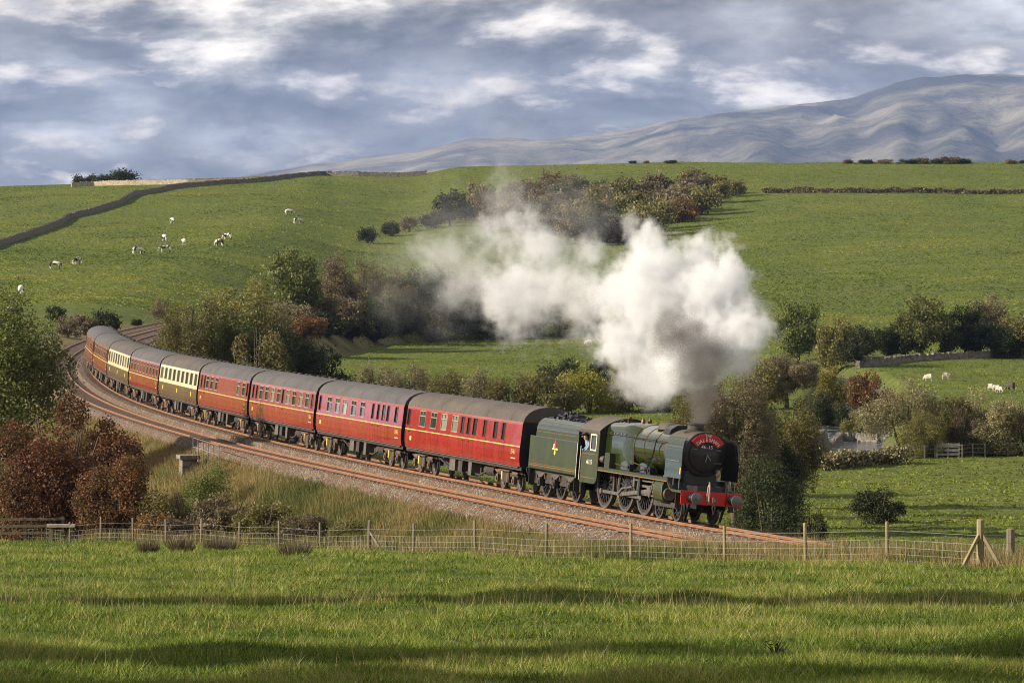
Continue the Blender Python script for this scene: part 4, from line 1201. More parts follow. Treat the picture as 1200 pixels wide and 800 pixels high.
P_MAROON = paint("maroon_paint", (0.27, 0.017, 0.012), 0.25, 0.18, 0.9, coat=0.7, dirt=(0.30, 0.05, 0.03), streak=(1, 1, 0.2))
P_UMBER = paint("umber_paint", (0.105, 0.058, 0.028), 0.30, 0.2, 0.9, coat=0.3)
P_PCREAM = paint("cream_panel", (0.56, 0.50, 0.35), 0.4, 0.08, 0.9, coat=0.3)
P_ROOF = paint("coach_roof", (0.075, 0.062, 0.051), 0.6, 0.25, 0.7, dirt=(0.13, 0.10, 0.075), streak=(1.6, 0.25, 1))
P_ROOFG = paint("coach_roof_grey", (0.072, 0.069, 0.068), 0.58, 0.2, 0.7, dirt=(0.115, 0.105, 0.095), streak=(1.6, 0.25, 1))
P_UNDER = paint("underframe", (0.028, 0.023, 0.019), 0.8, 0.4, 2.0, dirt=(0.085, 0.062, 0.044))
P_BRAKE = paint("brake_dust", (0.11, 0.072, 0.046), 0.9, 0.35, 2.5)
P_BOX = paint("battery_box", (0.085, 0.074, 0.062), 0.85, 0.3, 2.0, dirt=(0.15, 0.12, 0.09))
P_YELLOW = paint("warning_yellow", (0.75, 0.52, 0.05), 0.5, 0.1, 2.0)
P_INT = paint("coach_interior", (0.20, 0.12, 0.06), 0.8, 0.3, 2.0)
def mat_glass():
    n = NT("window_glass")
    n.set('Base Color', n.ramp(n.rnd(), [(0.0, (0.012, 0.016, 0.014)), (0.55, (0.030, 0.040, 0.034)), (0.75, (0.10, 0.115, 0.09)), (1.0, (0.26, 0.26, 0.21))])).set('Roughness', 0.04).set('Coat Weight', 0.5).set('Coat Roughness', 0.02)  # paler panes paint in reflections and glimpses of seats and curtains
    n.bump(n.noise(1.4, 2), 0.012, 0.35)
    return n.m
P_GLASS = mat_glass()
def mat_coal():
    n = NT("coal"); v = n.voro(7.0, None, 'Color'); sep = n.N.new('ShaderNodeSeparateColor'); n.L.new(v, sep.inputs[0])
    n.set('Base Color', n.ramp(sep.outputs[0], [(0, (0.008, 0.008, 0.009)), (1, (0.03, 0.03, 0.032))])).set('Roughness', n.ramp(sep.outputs[1], [(0, 0.12), (1, 0.6)]))
    return n.m
P_COAL = mat_coal()

# arc length along the track behind the front buffers
_ay = np.arange(168.0, 480.0, 0.25); _ax = track_x(_ay); _as = np.r_[0, np.cumsum(np.hypot(np.diff(_ax), np.diff(_ay)))]
S0 = float(np.interp(176.3, _ay, _as))
def at_s(s):
    y = float(np.interp(S0 + s, _as, _ay)); return Vector((float(track_x(y)), y, float(track_z(y))))
def place_vehicle(o, s_front, s_rear, y_front, y_rear):
    """o's local +Y is forward; the points y_front / y_rear of the vehicle stand over the track at s_front / s_rear"""
    a = at_s(s_front); b = at_s(s_rear)
    f = (a - b).normalized(); r = f.cross(Vector((0, 0, 1))).normalized(); u = r.cross(f)
    r2 = r * math.cos(CANT) + u * math.sin(CANT); u2 = u * math.cos(CANT) - r * math.sin(CANT)
    loc = a - f * y_front
    M = Matrix(((r2.x, f.x, u2.x, loc.x), (r2.y, f.y, u2.y, loc.y), (r2.z, f.z, u2.z, loc.z), (0, 0, 0, 1)))
    o.matrix_world = M
    return M
def text(name, body, size, mat, parent, loc, rot, extrude=0.006, align='CENTER', squash=1.0):
    c = bpy.data.curves.new(name, 'FONT'); c.body = body; c.size = size; c.extrude = extrude; c.align_x = align; c.align_y = 'CENTER'
    c.resolution_u = 3
    t = bpy.data.objects.new(name, c); COL.objects.link(t)
    dg = bpy.context.evaluated_depsgraph_get(); me = bpy.data.meshes.new_from_object(t.evaluated_get(dg)); me.name = name
    bpy.data.objects.remove(t)
    me.materials.clear(); me.materials.append(mat)
    o = link_obj(name, me, parent); o.location = loc; o.rotation_euler = rot; o.scale = (squash, 1, 1)
    return o
SIDE_R = (math.pi / 2, 0, math.pi / 2)       # text reading on the vehicle's right side (+X), looking at it from +X
FRONT = (math.pi / 2, 0, math.pi)            # text on the front (+Y)
WHEELS = {}
def wheel_mesh(r, ns, w=0.14):
    k = (r, ns)
    if k not in WHEELS:
        ty = MB().lathe((-w / 2, 0, 0), (1, 0, 0), [(0.0, r * 0.86), (0.0, r + 0.028), (0.03, r + 0.026), (0.035, r), (w, r - 0.006), (w, r * 0.88), (0.0, r * 0.86)], 36)
        ce = MB().lathe((-w * 0.35, 0, 0), (1, 0, 0), [(0.0, r * 0.20), (w * 0.9, r * 0.17), (w * 0.9, 0.0)], 16)
        ce.lathe((-w * 0.3, 0, 0), (1, 0, 0), [(0, r * 0.78), (0, r * 0.87), (w * 0.7, r * 0.87), (w * 0.7, r * 0.78), (0, r * 0.78)], 36)
        for q in range(ns):
            t = 2 * math.pi * q / ns; c, s_ = math.cos(t), math.sin(t)
            ce.bar((0, r * 0.15 * c, r * 0.15 * s_), (0, r * 0.83 * c, r * 0.83 * s_), 0.05 if r > 0.8 else 0.045, 0.055)
        if r > 0.9:
            pr = [(0.03, r * 0.8 * math.cos(t), r * 0.8 * math.sin(t)) for t in np.linspace(0.35, 1.35, 8)]
            pr2 = [(0.03, p[1] * 0.72, p[2] * 0.72) for p in pr]
            ring = pr + pr2[::-1]
            ce.loft([ring, [(0.075, p[1], p[2]) for p in ring]])
        a = ty.mesh("tyre", 40); a.materials.append(P_TYRE); b = ce.mesh("wheel", 40); b.materials.append(P_WHEEL)
        WHEELS[k] = (a, b)
    return WHEELS[k]
def add_wheel(parent, side, y, r, ns, x=0.755, name="wheel", roll=0.0):
    a, b = wheel_mesh(r, ns)
    w = link_obj(name, b, parent); w.location = (side * x, y, r); w.rotation_euler = (roll, 0, 0 if side > 0 else math.pi)
    t = link_obj("tyre", a, w)
    return w
def axle(parent, y, r):
    return MB().cyl((-0.7, y, r), (0.7, y, r), 0.08, 0.08, 10).build("axle", P_UNDER, parent)

def arc(cx, cz, r, a0, a1, n):
    return [(cx + r * math.cos(math.radians(a0 + (a1 - a0) * k / n)), cz + r * math.sin(math.radians(a0 + (a1 - a0) * k / n))) for k in range(n + 1)]

def build_loco():
    L = empty("steam_locomotive"); tag(L, "green steam locomotive numbered 46115 with black smokebox front and red buffer beam", "locomotive")
    for s in (-1, 1): MB().box(s * 0.62 - 0.02, s * 0.62 + 0.02, -12.3, -0.62, 0.62, 1.50).build("frame_plate", P_BLACK, L)
    MB().box(-0.6, 0.6, -12.0, -0.8, 1.20, 1.55).build("frame_stretcher", P_BLACK, L)
    # smokebox and its saddle
    zc = 2.78
    MB().lathe((0, -1.80, zc), (0, -1, 0), [(0.0, 0.80), (0.03, 0.885), (0.10, 0.90), (2.15, 0.90), (2.15, 0.0)], 48).build("smokebox", P_SMOKEBOX, L)
    MB().prism([(-0.72, 1.45), (0.72, 1.45), (0.55, 2.15), (0.62, 2.5), (-0.62, 2.5), (-0.55, 2.15)], -3.6, -1.9).build("saddle", P_BLACK, L)
    MB().lathe((0, -1.83, zc), (0, 1, 0), [(0.0, 0.90), (0.10, 0.90), (0.12, 0.86), (0.12, 0.0)], 48).build("front_ring", P_BLACK, L)
    d = MB().lathe((0, -1.71, zc - 0.02), (0, 1, 0), [(0.0, 0.72), (0.05, 0.70), (0.11, 0.55), (0.15, 0.30), (0.165, 0.0)], 40).build("smokebox_door", P_BLACK, L)
    MB().cyl((0, -1.56, zc - 0.02), (0, -1.44, zc - 0.02), 0.045, 0.03, 10).bar((0, -1.46, zc - 0.02), (0.06, -1.46, zc - 0.30), 0.03, 0.03).bar((0, -1.44, zc - 0.02), (-0.16, -1.44, zc - 0.22), 0.03, 0.03).build("door_dart", P_BRIGHT, d)
    for zz in (0.32, -0.32):
        MB().box(-0.70, -0.05, -1.62, -1.585, zc + zz - 0.035, zc + zz + 0.035).build("hinge_strap", P_BLACK, d)
    MB().tube([(-0.62, -1.60, zc + 0.20), (0.62, -1.60, zc + 0.20)], 0.016, 6).build("door_handrail", P_BRIGHT, d)
    n = MB().box(-0.34, 0.34, -1.575, -1.555, zc + 0.22, zc + 0.40).build("number_plate", P_BLACK, L)
    text("number_lettering", "46115", 0.20, P_WHITE, n, (0, -1.548, zc + 0.305), FRONT, 0.004)
    # curved headboard
    hb = MB()
    op = arc(0, zc - 0.06, 0.90, 38, 142, 14); ip = arc(0, zc - 0.06, 0.56, 142, 38, 14)
    hb.loft([[(x, -1.52, z) for x, z in op + ip], [(x, -1.48, z) for x, z in op + ip]])
    h = hb.build("headboard", P_RED, L)
    tx = "DALESMAN"
    for k, ch in enumerate(tx):
        a = math.radians(136 - (k + 0.5) * 92 / len(tx)) ; q = 0.655
        # the front face is read from +Y, so local +X is on the reader's left
        text("headboard_letter", ch, 0.20, P_WHITE, h, (-q * math.cos(a), -1.475, zc - 0.06 + q * math.sin(a)), (math.pi / 2, math.pi / 2 - a, math.pi), 0.004)
    text("headboard_letter", "THE", 0.16, P_WHITE, h, (0, -1.475, zc - 0.06 + 0.815), FRONT, 0.004)
    MB().bar((0, -1.50, zc + 0.48), (0, -1.50, zc + 0.30), 0.05, 0.03).build("headboard_bracket", P_BLACK, h)
    # boiler, firebox
    b = MB().lathe((0, -3.955, zc), (0, -1, 0), [(0.0, 0.86), (3.45, 0.93), (3.45, 0.0)], 48).build("boiler", P_GREEN, L)
    for y, r in ((-4.0, 0.868), (-5.1, 0.888), (-6.25, 0.912), (-7.33, 0.937)):
        bd = MB().lathe((0, y, zc), (0, -1, 0), [(0.0, r - 0.02), (0.0, r + 0.008), (0.06, r + 0.009), (0.06, r - 0.02)], 48).build("boiler_band", P_BLACK if y > -4.5 else P_GREEN, b)
        for q in (-0.02, 0.065): MB().lathe((0, y - q, zc), (0, -1, 0), [(0.0, r - 0.02), (0.0, r + 0.010), (0.007, r + 0.010), (0.007, r - 0.02)], 48).build("lining", P_ORANGE, bd)
    def fb(y, w, top, rc):
        pr = [(w * 0.93, 1.62), (w, 2.3)]
        pr += [(x, z) for x, z in arc(w - rc, top - rc - 0.05, rc, 0, 70, 8)]
        pr += [(0.0, top)]
        pr = pr + [(-x, z) for x, z in pr[-2::-1]]
        return [(x, y, z) for x, z in pr]
    MB().loft([fb(-7.36, 0.90, 3.66, 0.62), fb(-7.75, 1.03, 3.73, 0.42), fb(-8.4, 1.05, 3.74, 0.40), fb(-10.35, 1.05, 3.70, 0.40)]).build("firebox", P_GREEN, L)
    for k in range(5):
        MB().lathe((0.66, -8.1 - k * 0.42, 3.64), (0.45, 0, 0.9), [(0, 0.04), (0.06, 0.04), (0.06, 0.0)], 8).build("washout_plug", P_BRIGHT, L)
        MB().lathe((1.03, -8.1 - k * 0.42, 3.20), (1, 0, 0.1), [(0, 0.035), (0.05, 0.035), (0.05, 0.0)], 8).build("washout_plug", P_BRIGHT, L)
    # chimney, top feed, dome, safety valves, whistle
    ch = MB().lathe((0, -2.95, zc + 0.82), (0, 0, 1), [(0.0, 0.50), (0.06, 0.42), (0.14, 0.345), (0.30, 0.33), (0.33, 0.40), (0.38, 0.405), (0.40, 0.36), (0.36, 0.27), (0.1, 0.25)], 28).build("chimney", P_SOOT, L)
    MB().lathe((0, -5.75, zc + 0.80), (0, 0, 1), [(0.0, 0.56), (0.10, 0.50), (0.20, 0.47), (0.27, 0.40), (0.29, 0.0)], 28).build("dome", P_SMOKEBOX, L)
    tf = MB()
    tf.loft([[(x, y, zc + z) for x, z in [(0.62, 0.60), (0.52, 0.86), (0.28, 1.02), (0.0, 1.06), (-0.28, 1.02), (-0.52, 0.86), (-0.62, 0.60)]] for y in (-4.30, -4.95)])
    tf.build("top_feed", P_BLACK, L)
    for sx in (-0.15, 0.15): MB().lathe((sx, -8.55, 3.72), (0, 0, 1), [(0, 0.09), (0.12, 0.08), (0.18, 0.05), (0.20, 0.0)], 12).build("safety_valve", P_COPPER, L)
    MB().cyl((0.30, -9.9, 3.72), (0.30, -9.9, 3.98), 0.03, 0.02, 8).cyl((0.30, -9.9, 3.84), (0.30, -9.62, 3.88), 0.03, 0.05, 8).build("whistle", P_COPPER, L)
    for s in (-1, 1):
        hr = MB().tube([(s * 0.97, -2.0, zc + 0.36), (s * 0.97, -7.4, zc + 0.36), (s * 1.09, -7.9, zc + 0.36), (s * 1.09, -10.3, zc + 0.36)], 0.020, 6)
        for y in (-2.4, -3.8, -5.2, -6.6): hr.cyl((s * 0.82, y, zc + 0.34), (s * 0.97, y, zc + 0.36), 0.015, 0.015, 5)
        hr.build("handrail", P_BLACK, L)
        # running plate, valance, front drop
        MB().box(s * 0.66 if s > 0 else -1.33, 1.33 if s > 0 else -0.66, -10.35, -2.35, 1.70, 1.735).build("running_plate", P_BLACK, L)
        v = MB().box(min(s * 1.30, s * 1.335), max(s * 1.30, s * 1.335), -10.35, -2.2, 1.56, 1.715).build("valance", P_GREEN2, L)
        MB().box(min(s * 1.335, s * 1.342), max(s * 1.335, s * 1.342), -10.3, -2.3, 1.575, 1.600).build("lining", P_ORANGE, v)
        dp = [(-2.2, 1.60)] + [(-2.2 + 0.9 * t * 0.55, 1.60 - 0.28 * math.sin(t * math.pi / 2)) for t in np.linspace(0, 1, 6)][1:] + [(-1.55, 1.32), (-0.62, 1.32), (-0.62, 1.22), (-1.60, 1.22), (-1.95, 1.30), (-2.12, 1.42), (-2.2, 1.50)]
        MB().xprism(dp, s * 1.29, s * 1.33).build("front_valance", P_GREEN2, L)
        MB().loft([[(x, -2.3, 1.705) for x in (s * 0.66, s * 1.3)] + [(x, -2.3, 1.68) for x in (s * 1.3, s * 0.66)], [(x, -1.7, 1.36) for x in (s * 0.66, s * 1.3)] + [(x, -1.7, 1.33) for x in (s * 1.3, s * 0.66)]]).build("front_step_plate", P_BLACK, L)
        # smoke deflector
        df = [(s * 1.24, 1.76), (s * 1.24, 2.9), (s * 1.19, 3.25), (s * 1.08, 3.42)]
        dd = MB()
        for ya, yb in ((-1.05, -2.85),):
            dd.loft([[(x, ya, z) for x, z in df] + [(x - s * 0.025, ya, z) for x, z in df[::-1]], [(x, yb, z) for x, z in df] + [(x - s * 0.025, yb, z) for x, z in df[::-1]]])
        de = dd.build("smoke_deflector", P_GREEN if s > 0 else P_BLACK, L)
        MB().tube([(s * 1.262, -1.25, 2.45), (s * 1.262, -2.65, 2.45)], 0.016, 6).build("deflector_handrail", P_BRIGHT, de)
        MB().box(min(s * 1.245, s * 1.252), max(s * 1.245, s * 1.252), -1.16, -1.08, 1.95, 2.20).build("deflector_plate", P_YELLOW, de)
        MB().bar((s * 1.2, -1.25, 1.80), (s * 1.2, -1.25, 1.34), 0.03, 0.03).bar((s * 1.2, -1.9, 1.80), (s * 1.2, -1.9, 1.42), 0.03, 0.03).build("deflector_stay", P_BRIGHT, de)
        # steam pipe to the cylinder
        MB().loft([[(s * (0.55 + a), -2.75 - bb, 2.45) for a, bb in ((0, 0), (0.22, 0), (0.22, 0.4), (0, 0.4))], [(s * (0.85 + a), -2.95 - bb, 1.72) for a, bb in ((0, 0), (0.25, 0), (0.25, 0.42), (0, 0.42))]]).build("steam_pipe", P_SMOKEBOX, L)
        # outside cylinder with valve chest
        cp = [(s * 0.70, 0.72), (s * 1.10, 0.72), (s * 1.27, 0.82), (s * 1.33, 1.0), (s * 1.33, 1.38), (s * 1.26, 1.52), (s * 1.05, 1.58), (s * 0.70, 1.58)]
        cy_ = MB().prism(cp, -3.75, -2.72).build("cylinder", P_GREEN2, L)
        MB().cyl((s * 1.02, -2.74, 1.06), (s * 1.02, -2.60, 1.06), 0.27, 0.25, 20).build("cylinder_cover", P_STEEL, cy_)
        MB().cyl((s * 1.0, -2.74, 1.43), (s * 1.0, -2.50, 1.43), 0.11, 0.10, 12).build("valve_cover", P_STEEL, cy_)
        for y in (-2.78, -3.70): MB().box(min(s * 1.33, s * 1.338), max(s * 1.33, s * 1.338), y - 0.02, y + 0.02, 0.98, 1.40).build("lining", P_ORANGE, cy_)
        # motion
        MB().bar((s * 1.06, -3.75, 1.22), (s * 1.06, -5.65, 1.22), 0.09, 0.10).build("slide_bar", P_STEEL, L)
        MB().bar((s * 1.06, -3.75, 0.88), (s * 1.06, -5.65, 0.88), 0.07, 0.07).build("slide_bar", P_STEEL, L)
        MB().box(min(s * 0.98, s * 1.14), max(s * 0.98, s * 1.14), -4.95, -4.55, 0.86, 1.24).build("crosshead", P_STEEL, L)
        MB().cyl((s * 1.04, -3.75, 1.05), (s * 1.04, -4.7, 1.05), 0.045, 0.045, 10).build("piston_rod", P_BRIGHT, L)
        MB().bar((s * 1.10, -4.75, 1.05), (s * 1.10, -8.15, 0.72), 0.055, 0.16).cyl((s * 1.06, -8.15, 0.72), (s * 1.15, -8.15, 0.72), 0.16, 0.16, 14).build("connecting_rod", P_STEEL, L)
        MB().bar((s * 0.96, -5.9, 0.72), (s * 0.96, -8.15, 0.72), 0.055, 0.13).bar((s * 0.96, -8.15, 0.72), (s * 0.96, -10.6, 0.72), 0.055, 0.13).build("coupling_rod", P_STEEL, L)
        for y in (-5.9, -8.15, -10.6): MB().cyl((s * 0.86, y, 0.72), (s * 1.04, y, 0.72), 0.12, 0.12, 12).build("crank_pin", P_STEEL, L)
        MB().bar((s * 1.16, -8.15, 0.72), (s * 1.16, -7.75, 0.98), 0.04, 0.10).bar((s * 1.18, -7.75, 0.98), (s * 1.18, -6.55, 1.12), 0.04, 0.07).build("return_crank", P_STEEL, L)
        MB().box(min(s * 1.02, s * 1.12), max(s * 1.02, s * 1.12), -6.65, -6.45, 1.05, 1.55).build("expansion_link", P_STEEL, L)
        MB().bar((s * 1.08, -6.5, 1.42), (s * 1.08, -4.2, 1.44), 0.04, 0.06).build("radius_rod", P_STEEL, L)
        MB().bar((s * 1.12, -4.25, 1.50), (s * 1.12, -4.65, 0.80), 0.04, 0.07).bar((s * 1.12, -4.65, 0.82), (s * 1.12, -4.9, 0.98), 0.04, 0.05).build("combination_lever", P_STEEL, L)
        MB().box(min(s * 0.8, s * 1.2), max(s * 0.8, s * 1.2), -5.80, -5.62, 0.80, 1.56).build("motion_bracket", P_BLACK, L)
        # wheels
        for y in (-2.2, -4.18): add_wheel(L, s, y, 0.495, 12, name="bogie_wheel")
        for k, y in enumerate((-5.9, -8.15, -10.6)): add_wheel(L, s, y, 1.03, 19, name="driving_wheel", roll=0.0)
        MB().box(min(s * 0.86, s * 0.93), max(s * 0.86, s * 0.93), -4.6, -1.8, 0.52, 0.74).build("bogie_frame", P_UNDER, L)
        # splashers
        for y in (-5.9, -8.15):
            pr = [(y + 1.12 * math.cos(t), 1.03 + 1.12 * math.sin(t)) for t in np.linspace(math.radians(39.5), math.radians(140.5), 14)]
            sp = MB().xprism(pr, s * 0.66, s * 1.02).build("splasher", P_GREEN, L)
        # boxes and fittings on the running plate
        MB().box(min(s * 0.98, s * 1.28), max(s * 0.98, s * 1.28), -9.75, -9.15, 1.735, 2.36).build("sandbox", P_GREEN2, L)
        MB().cyl((s * 1.15, -10.30, 2.05), (s * 1.15, -9.90, 2.05), 0.15, 0.15, 14).build("air_cylinder", P_STEEL, L)
        for y in (-4.6, -5.0, -6.95): MB().box(min(s * 1.0, s * 1.25), max(s * 1.0, s * 1.25), y - 0.14, y + 0.14, 1.735, 2.02).cyl((s * 1.26, y, 1.9), (s * 1.30, y, 1.9), 0.06, 0.06, 8).build("lubricator", P_BLACK, L)
        MB().tube([(s * 1.05, -9.1, 1.95), (s * 1.04, -7.1, 1.80), (s * 1.04, -6.9, 2.1), (s * 1.02, -5.1, 1.95)], 0.022, 6).build("pipe", P_COPPER, L)
        MB().tube([(s * 0.98, -4.7, 3.2), (s * 1.0, -4.9, 2.6), (s * 1.05, -5.4, 1.9), (s * 1.1, -9.6, 1.55)], 0.03, 6).build("feed_pipe", P_BLACK, L)
        # buffers
        bu = MB().lathe((s * 0.865, -0.62, 1.06), (0, 1, 0), [(0.0, 0.20), (0.06, 0.19), (0.10, 0.135), (0.34, 0.12), (0.34, 0.07), (0.5, 0.07)], 20).build("buffer", P_RED if False else P_BLACK, L)
        MB().lathe((s * 0.865, -0.12, 1.06), (0, 1, 0), [(0.0, 0.07), (0.02, 0.23), (0.07, 0.225), (0.095, 0.12), (0.10, 0.0)], 24).build("buffer_head", P_BUFFER, bu)
        MB().bar((s * 0.755, -0.95, 0.95), (s * 0.755, -1.45, 0.10), 0.10, 0.03).build("guard_iron", P_BLACK, L)
        MB().box(min(s * 1.05, s * 1.25), max(s * 1.05, s * 1.25), -1.5, -1.2, 0.55, 0.60).bar((s * 1.15, -1.35, 1.25), (s * 1.15, -1.35, 0.55), 0.22, 0.03).build("footstep", P_BLACK, L)
    for y in (-2.2, -4.18): axle(L, y, 0.495)
    for y in (-5.9, -8.15, -10.6): axle(L, y, 1.03)
    bb = MB().box(-1.32, 1.32, -0.66, -0.62, 0.80, 1.335).build("buffer_beam", P_RED, L)
    MB().box(-0.60, 0.60, -1.75, -0.67, 1.30, 1.36).build("front_platform", P_BLACK, L)
    MB().tube([(0.22, -0.60, 0.95), (0.22, -0.50, 1.55), (0.22, -0.42, 1.72), (0.22, -0.34, 1.55), (0.22, -0.34, 0.85)], 0.035, 8).build("vacuum_pipe", paint("vacuum_hose", (0.36, 0.25, 0.22), 0.7, 0.2, 4.0), bb)
    MB().box(-0.04, 0.04, -0.62, -0.35, 1.0, 1.12).lathe((0, -0.35, 0.98), (1, 0, 0), [(-0.03, 0.05), (-0.03, 0.11), (0.03, 0.11), (0.03, 0.05)], 12).build("drawhook", P_STEEL, bb)
    MB().tube([(0, -0.34, 0.98), (0.06, -0.34, 0.7), (0.0, -0.34, 0.45), (-0.06, -0.34, 0.7), (0, -0.34, 0.98)], 0.028, 6).build("screw_coupling", P_STEEL, bb)
    lp = MB().box(-0.60, -0.46, -1.62, -1.46, 2.02, 2.20).cyl((-0.53, -1.44, 2.14), (-0.53, -1.40, 2.14), 0.06, 0.06, 12).build("head_lamp", P_BRIGHT, L)
    # cab
    c = MB()
    ys = [-12.45, -12.30, -11.62, -11.35, -10.72, -10.38]; zs = [1.42, 2.32, 2.40, 3.02, 3.12]
    for s in (-1, 1):
        cb = MB()
        for i in range(5):
            for j in range(4):
                hole = (j in (1, 2) and i in (0, 1)) or (j == 2 and i == 3)
                if hole: continue
                cb.box(min(s * 1.31, s * 1.335), max(s * 1.31, s * 1.335), ys[i], ys[i + 1], zs[j], zs[j + 1])
        # lower sheet with its curved front corner
        pr = [(-12.45, 1.42), (-12.45, 0.98), (-10.75, 0.98)] + [(-10.75 + 0.37 * math.sin(t), 1.35 - 0.37 * math.cos(t)) for t in np.linspace(0.2, math.pi / 2, 6)] + [(-10.38, 1.42)]
        cb.xprism(pr, s * 1.31, s * 1.335)
        cs = cb.build("cab_side", P_GREEN2, L, None)
        w = MB()
        for (ya, yb, za, zb) in ((-11.40, -11.35, 2.38, 3.04), (-10.72, -10.67, 2.38, 3.04), (-11.40, -10.67, 2.36, 2.41), (-11.40, -10.67, 3.01, 3.06)):
            w.box(min(s * 1.335, s * 1.352), max(s * 1.335, s * 1.352), ya, yb, za, zb)
        wf = w.build("window_frame", P_CREAM, cs, None)
        MB().box(min(s * 1.316, s * 1.322), max(s * 1.316, s * 1.322), -11.35, -10.72, 2.41, 3.01).build("pane", P_GLASS, cs)
        for (ya, yb, za, zb) in ((-12.32, -10.52, 2.20, 2.215), (-12.32, -10.52, 1.20, 1.215), (-12.32, -12.305, 1.20, 2.215), (-10.535, -10.52, 1.20, 2.215)):
            MB().box(min(s * 1.335, s * 1.340), max(s * 1.335, s * 1.340), ya, yb, za, zb).build("lining", P_ORANGE, cs)
        MB().cyl((s * 1.36, -12.48, 1.05), (s * 1.36, -12.48, 2.5), 0.02, 0.02, 6).build("cab_handrail", P_BRIGHT, cs)
        if s > 0:
            text("cab_number", "46115", 0.27, P_CREAM, cs, (1.341, -11.42, 1.86), SIDE_R, 0.003)
    rp = [(1.36, 3.10)] + [(x, z) for x, z in arc(0, 1.98, 1.86, 42, 138, 14)] + [(-1.36, 3.10)]
    ro = rp + [(x * 0.985, z - 0.03) for x, z in rp[::-1]]
    MB().prism(ro, -12.75, -10.30).build("cab_roof", P_ROOF, L)
    fp = [(1.31, 1.5), (1.31, 3.08)] + [(x, z - 0.04) for x, z in arc(0, 1.98, 1.84, 44, 136, 12)] + [(-1.31, 3.08), (-1.31, 1.5)]
    MB().prism(fp, -10.44, -10.39).build("cab_front", P_BLACK, L)
    MB().box(-1.28, 1.28, -12.45, -10.5, 1.50, 1.60).build("cab_floor", P_SOOT, L)
    MB().box(-0.95, 0.95, -10.95, -10.45, 1.6, 3.2).build("backhead", P_SOOT, L)
    place_vehicle(L, 2.2, 10.6, -2.2, -10.6)
    return L
LOCO = build_loco()

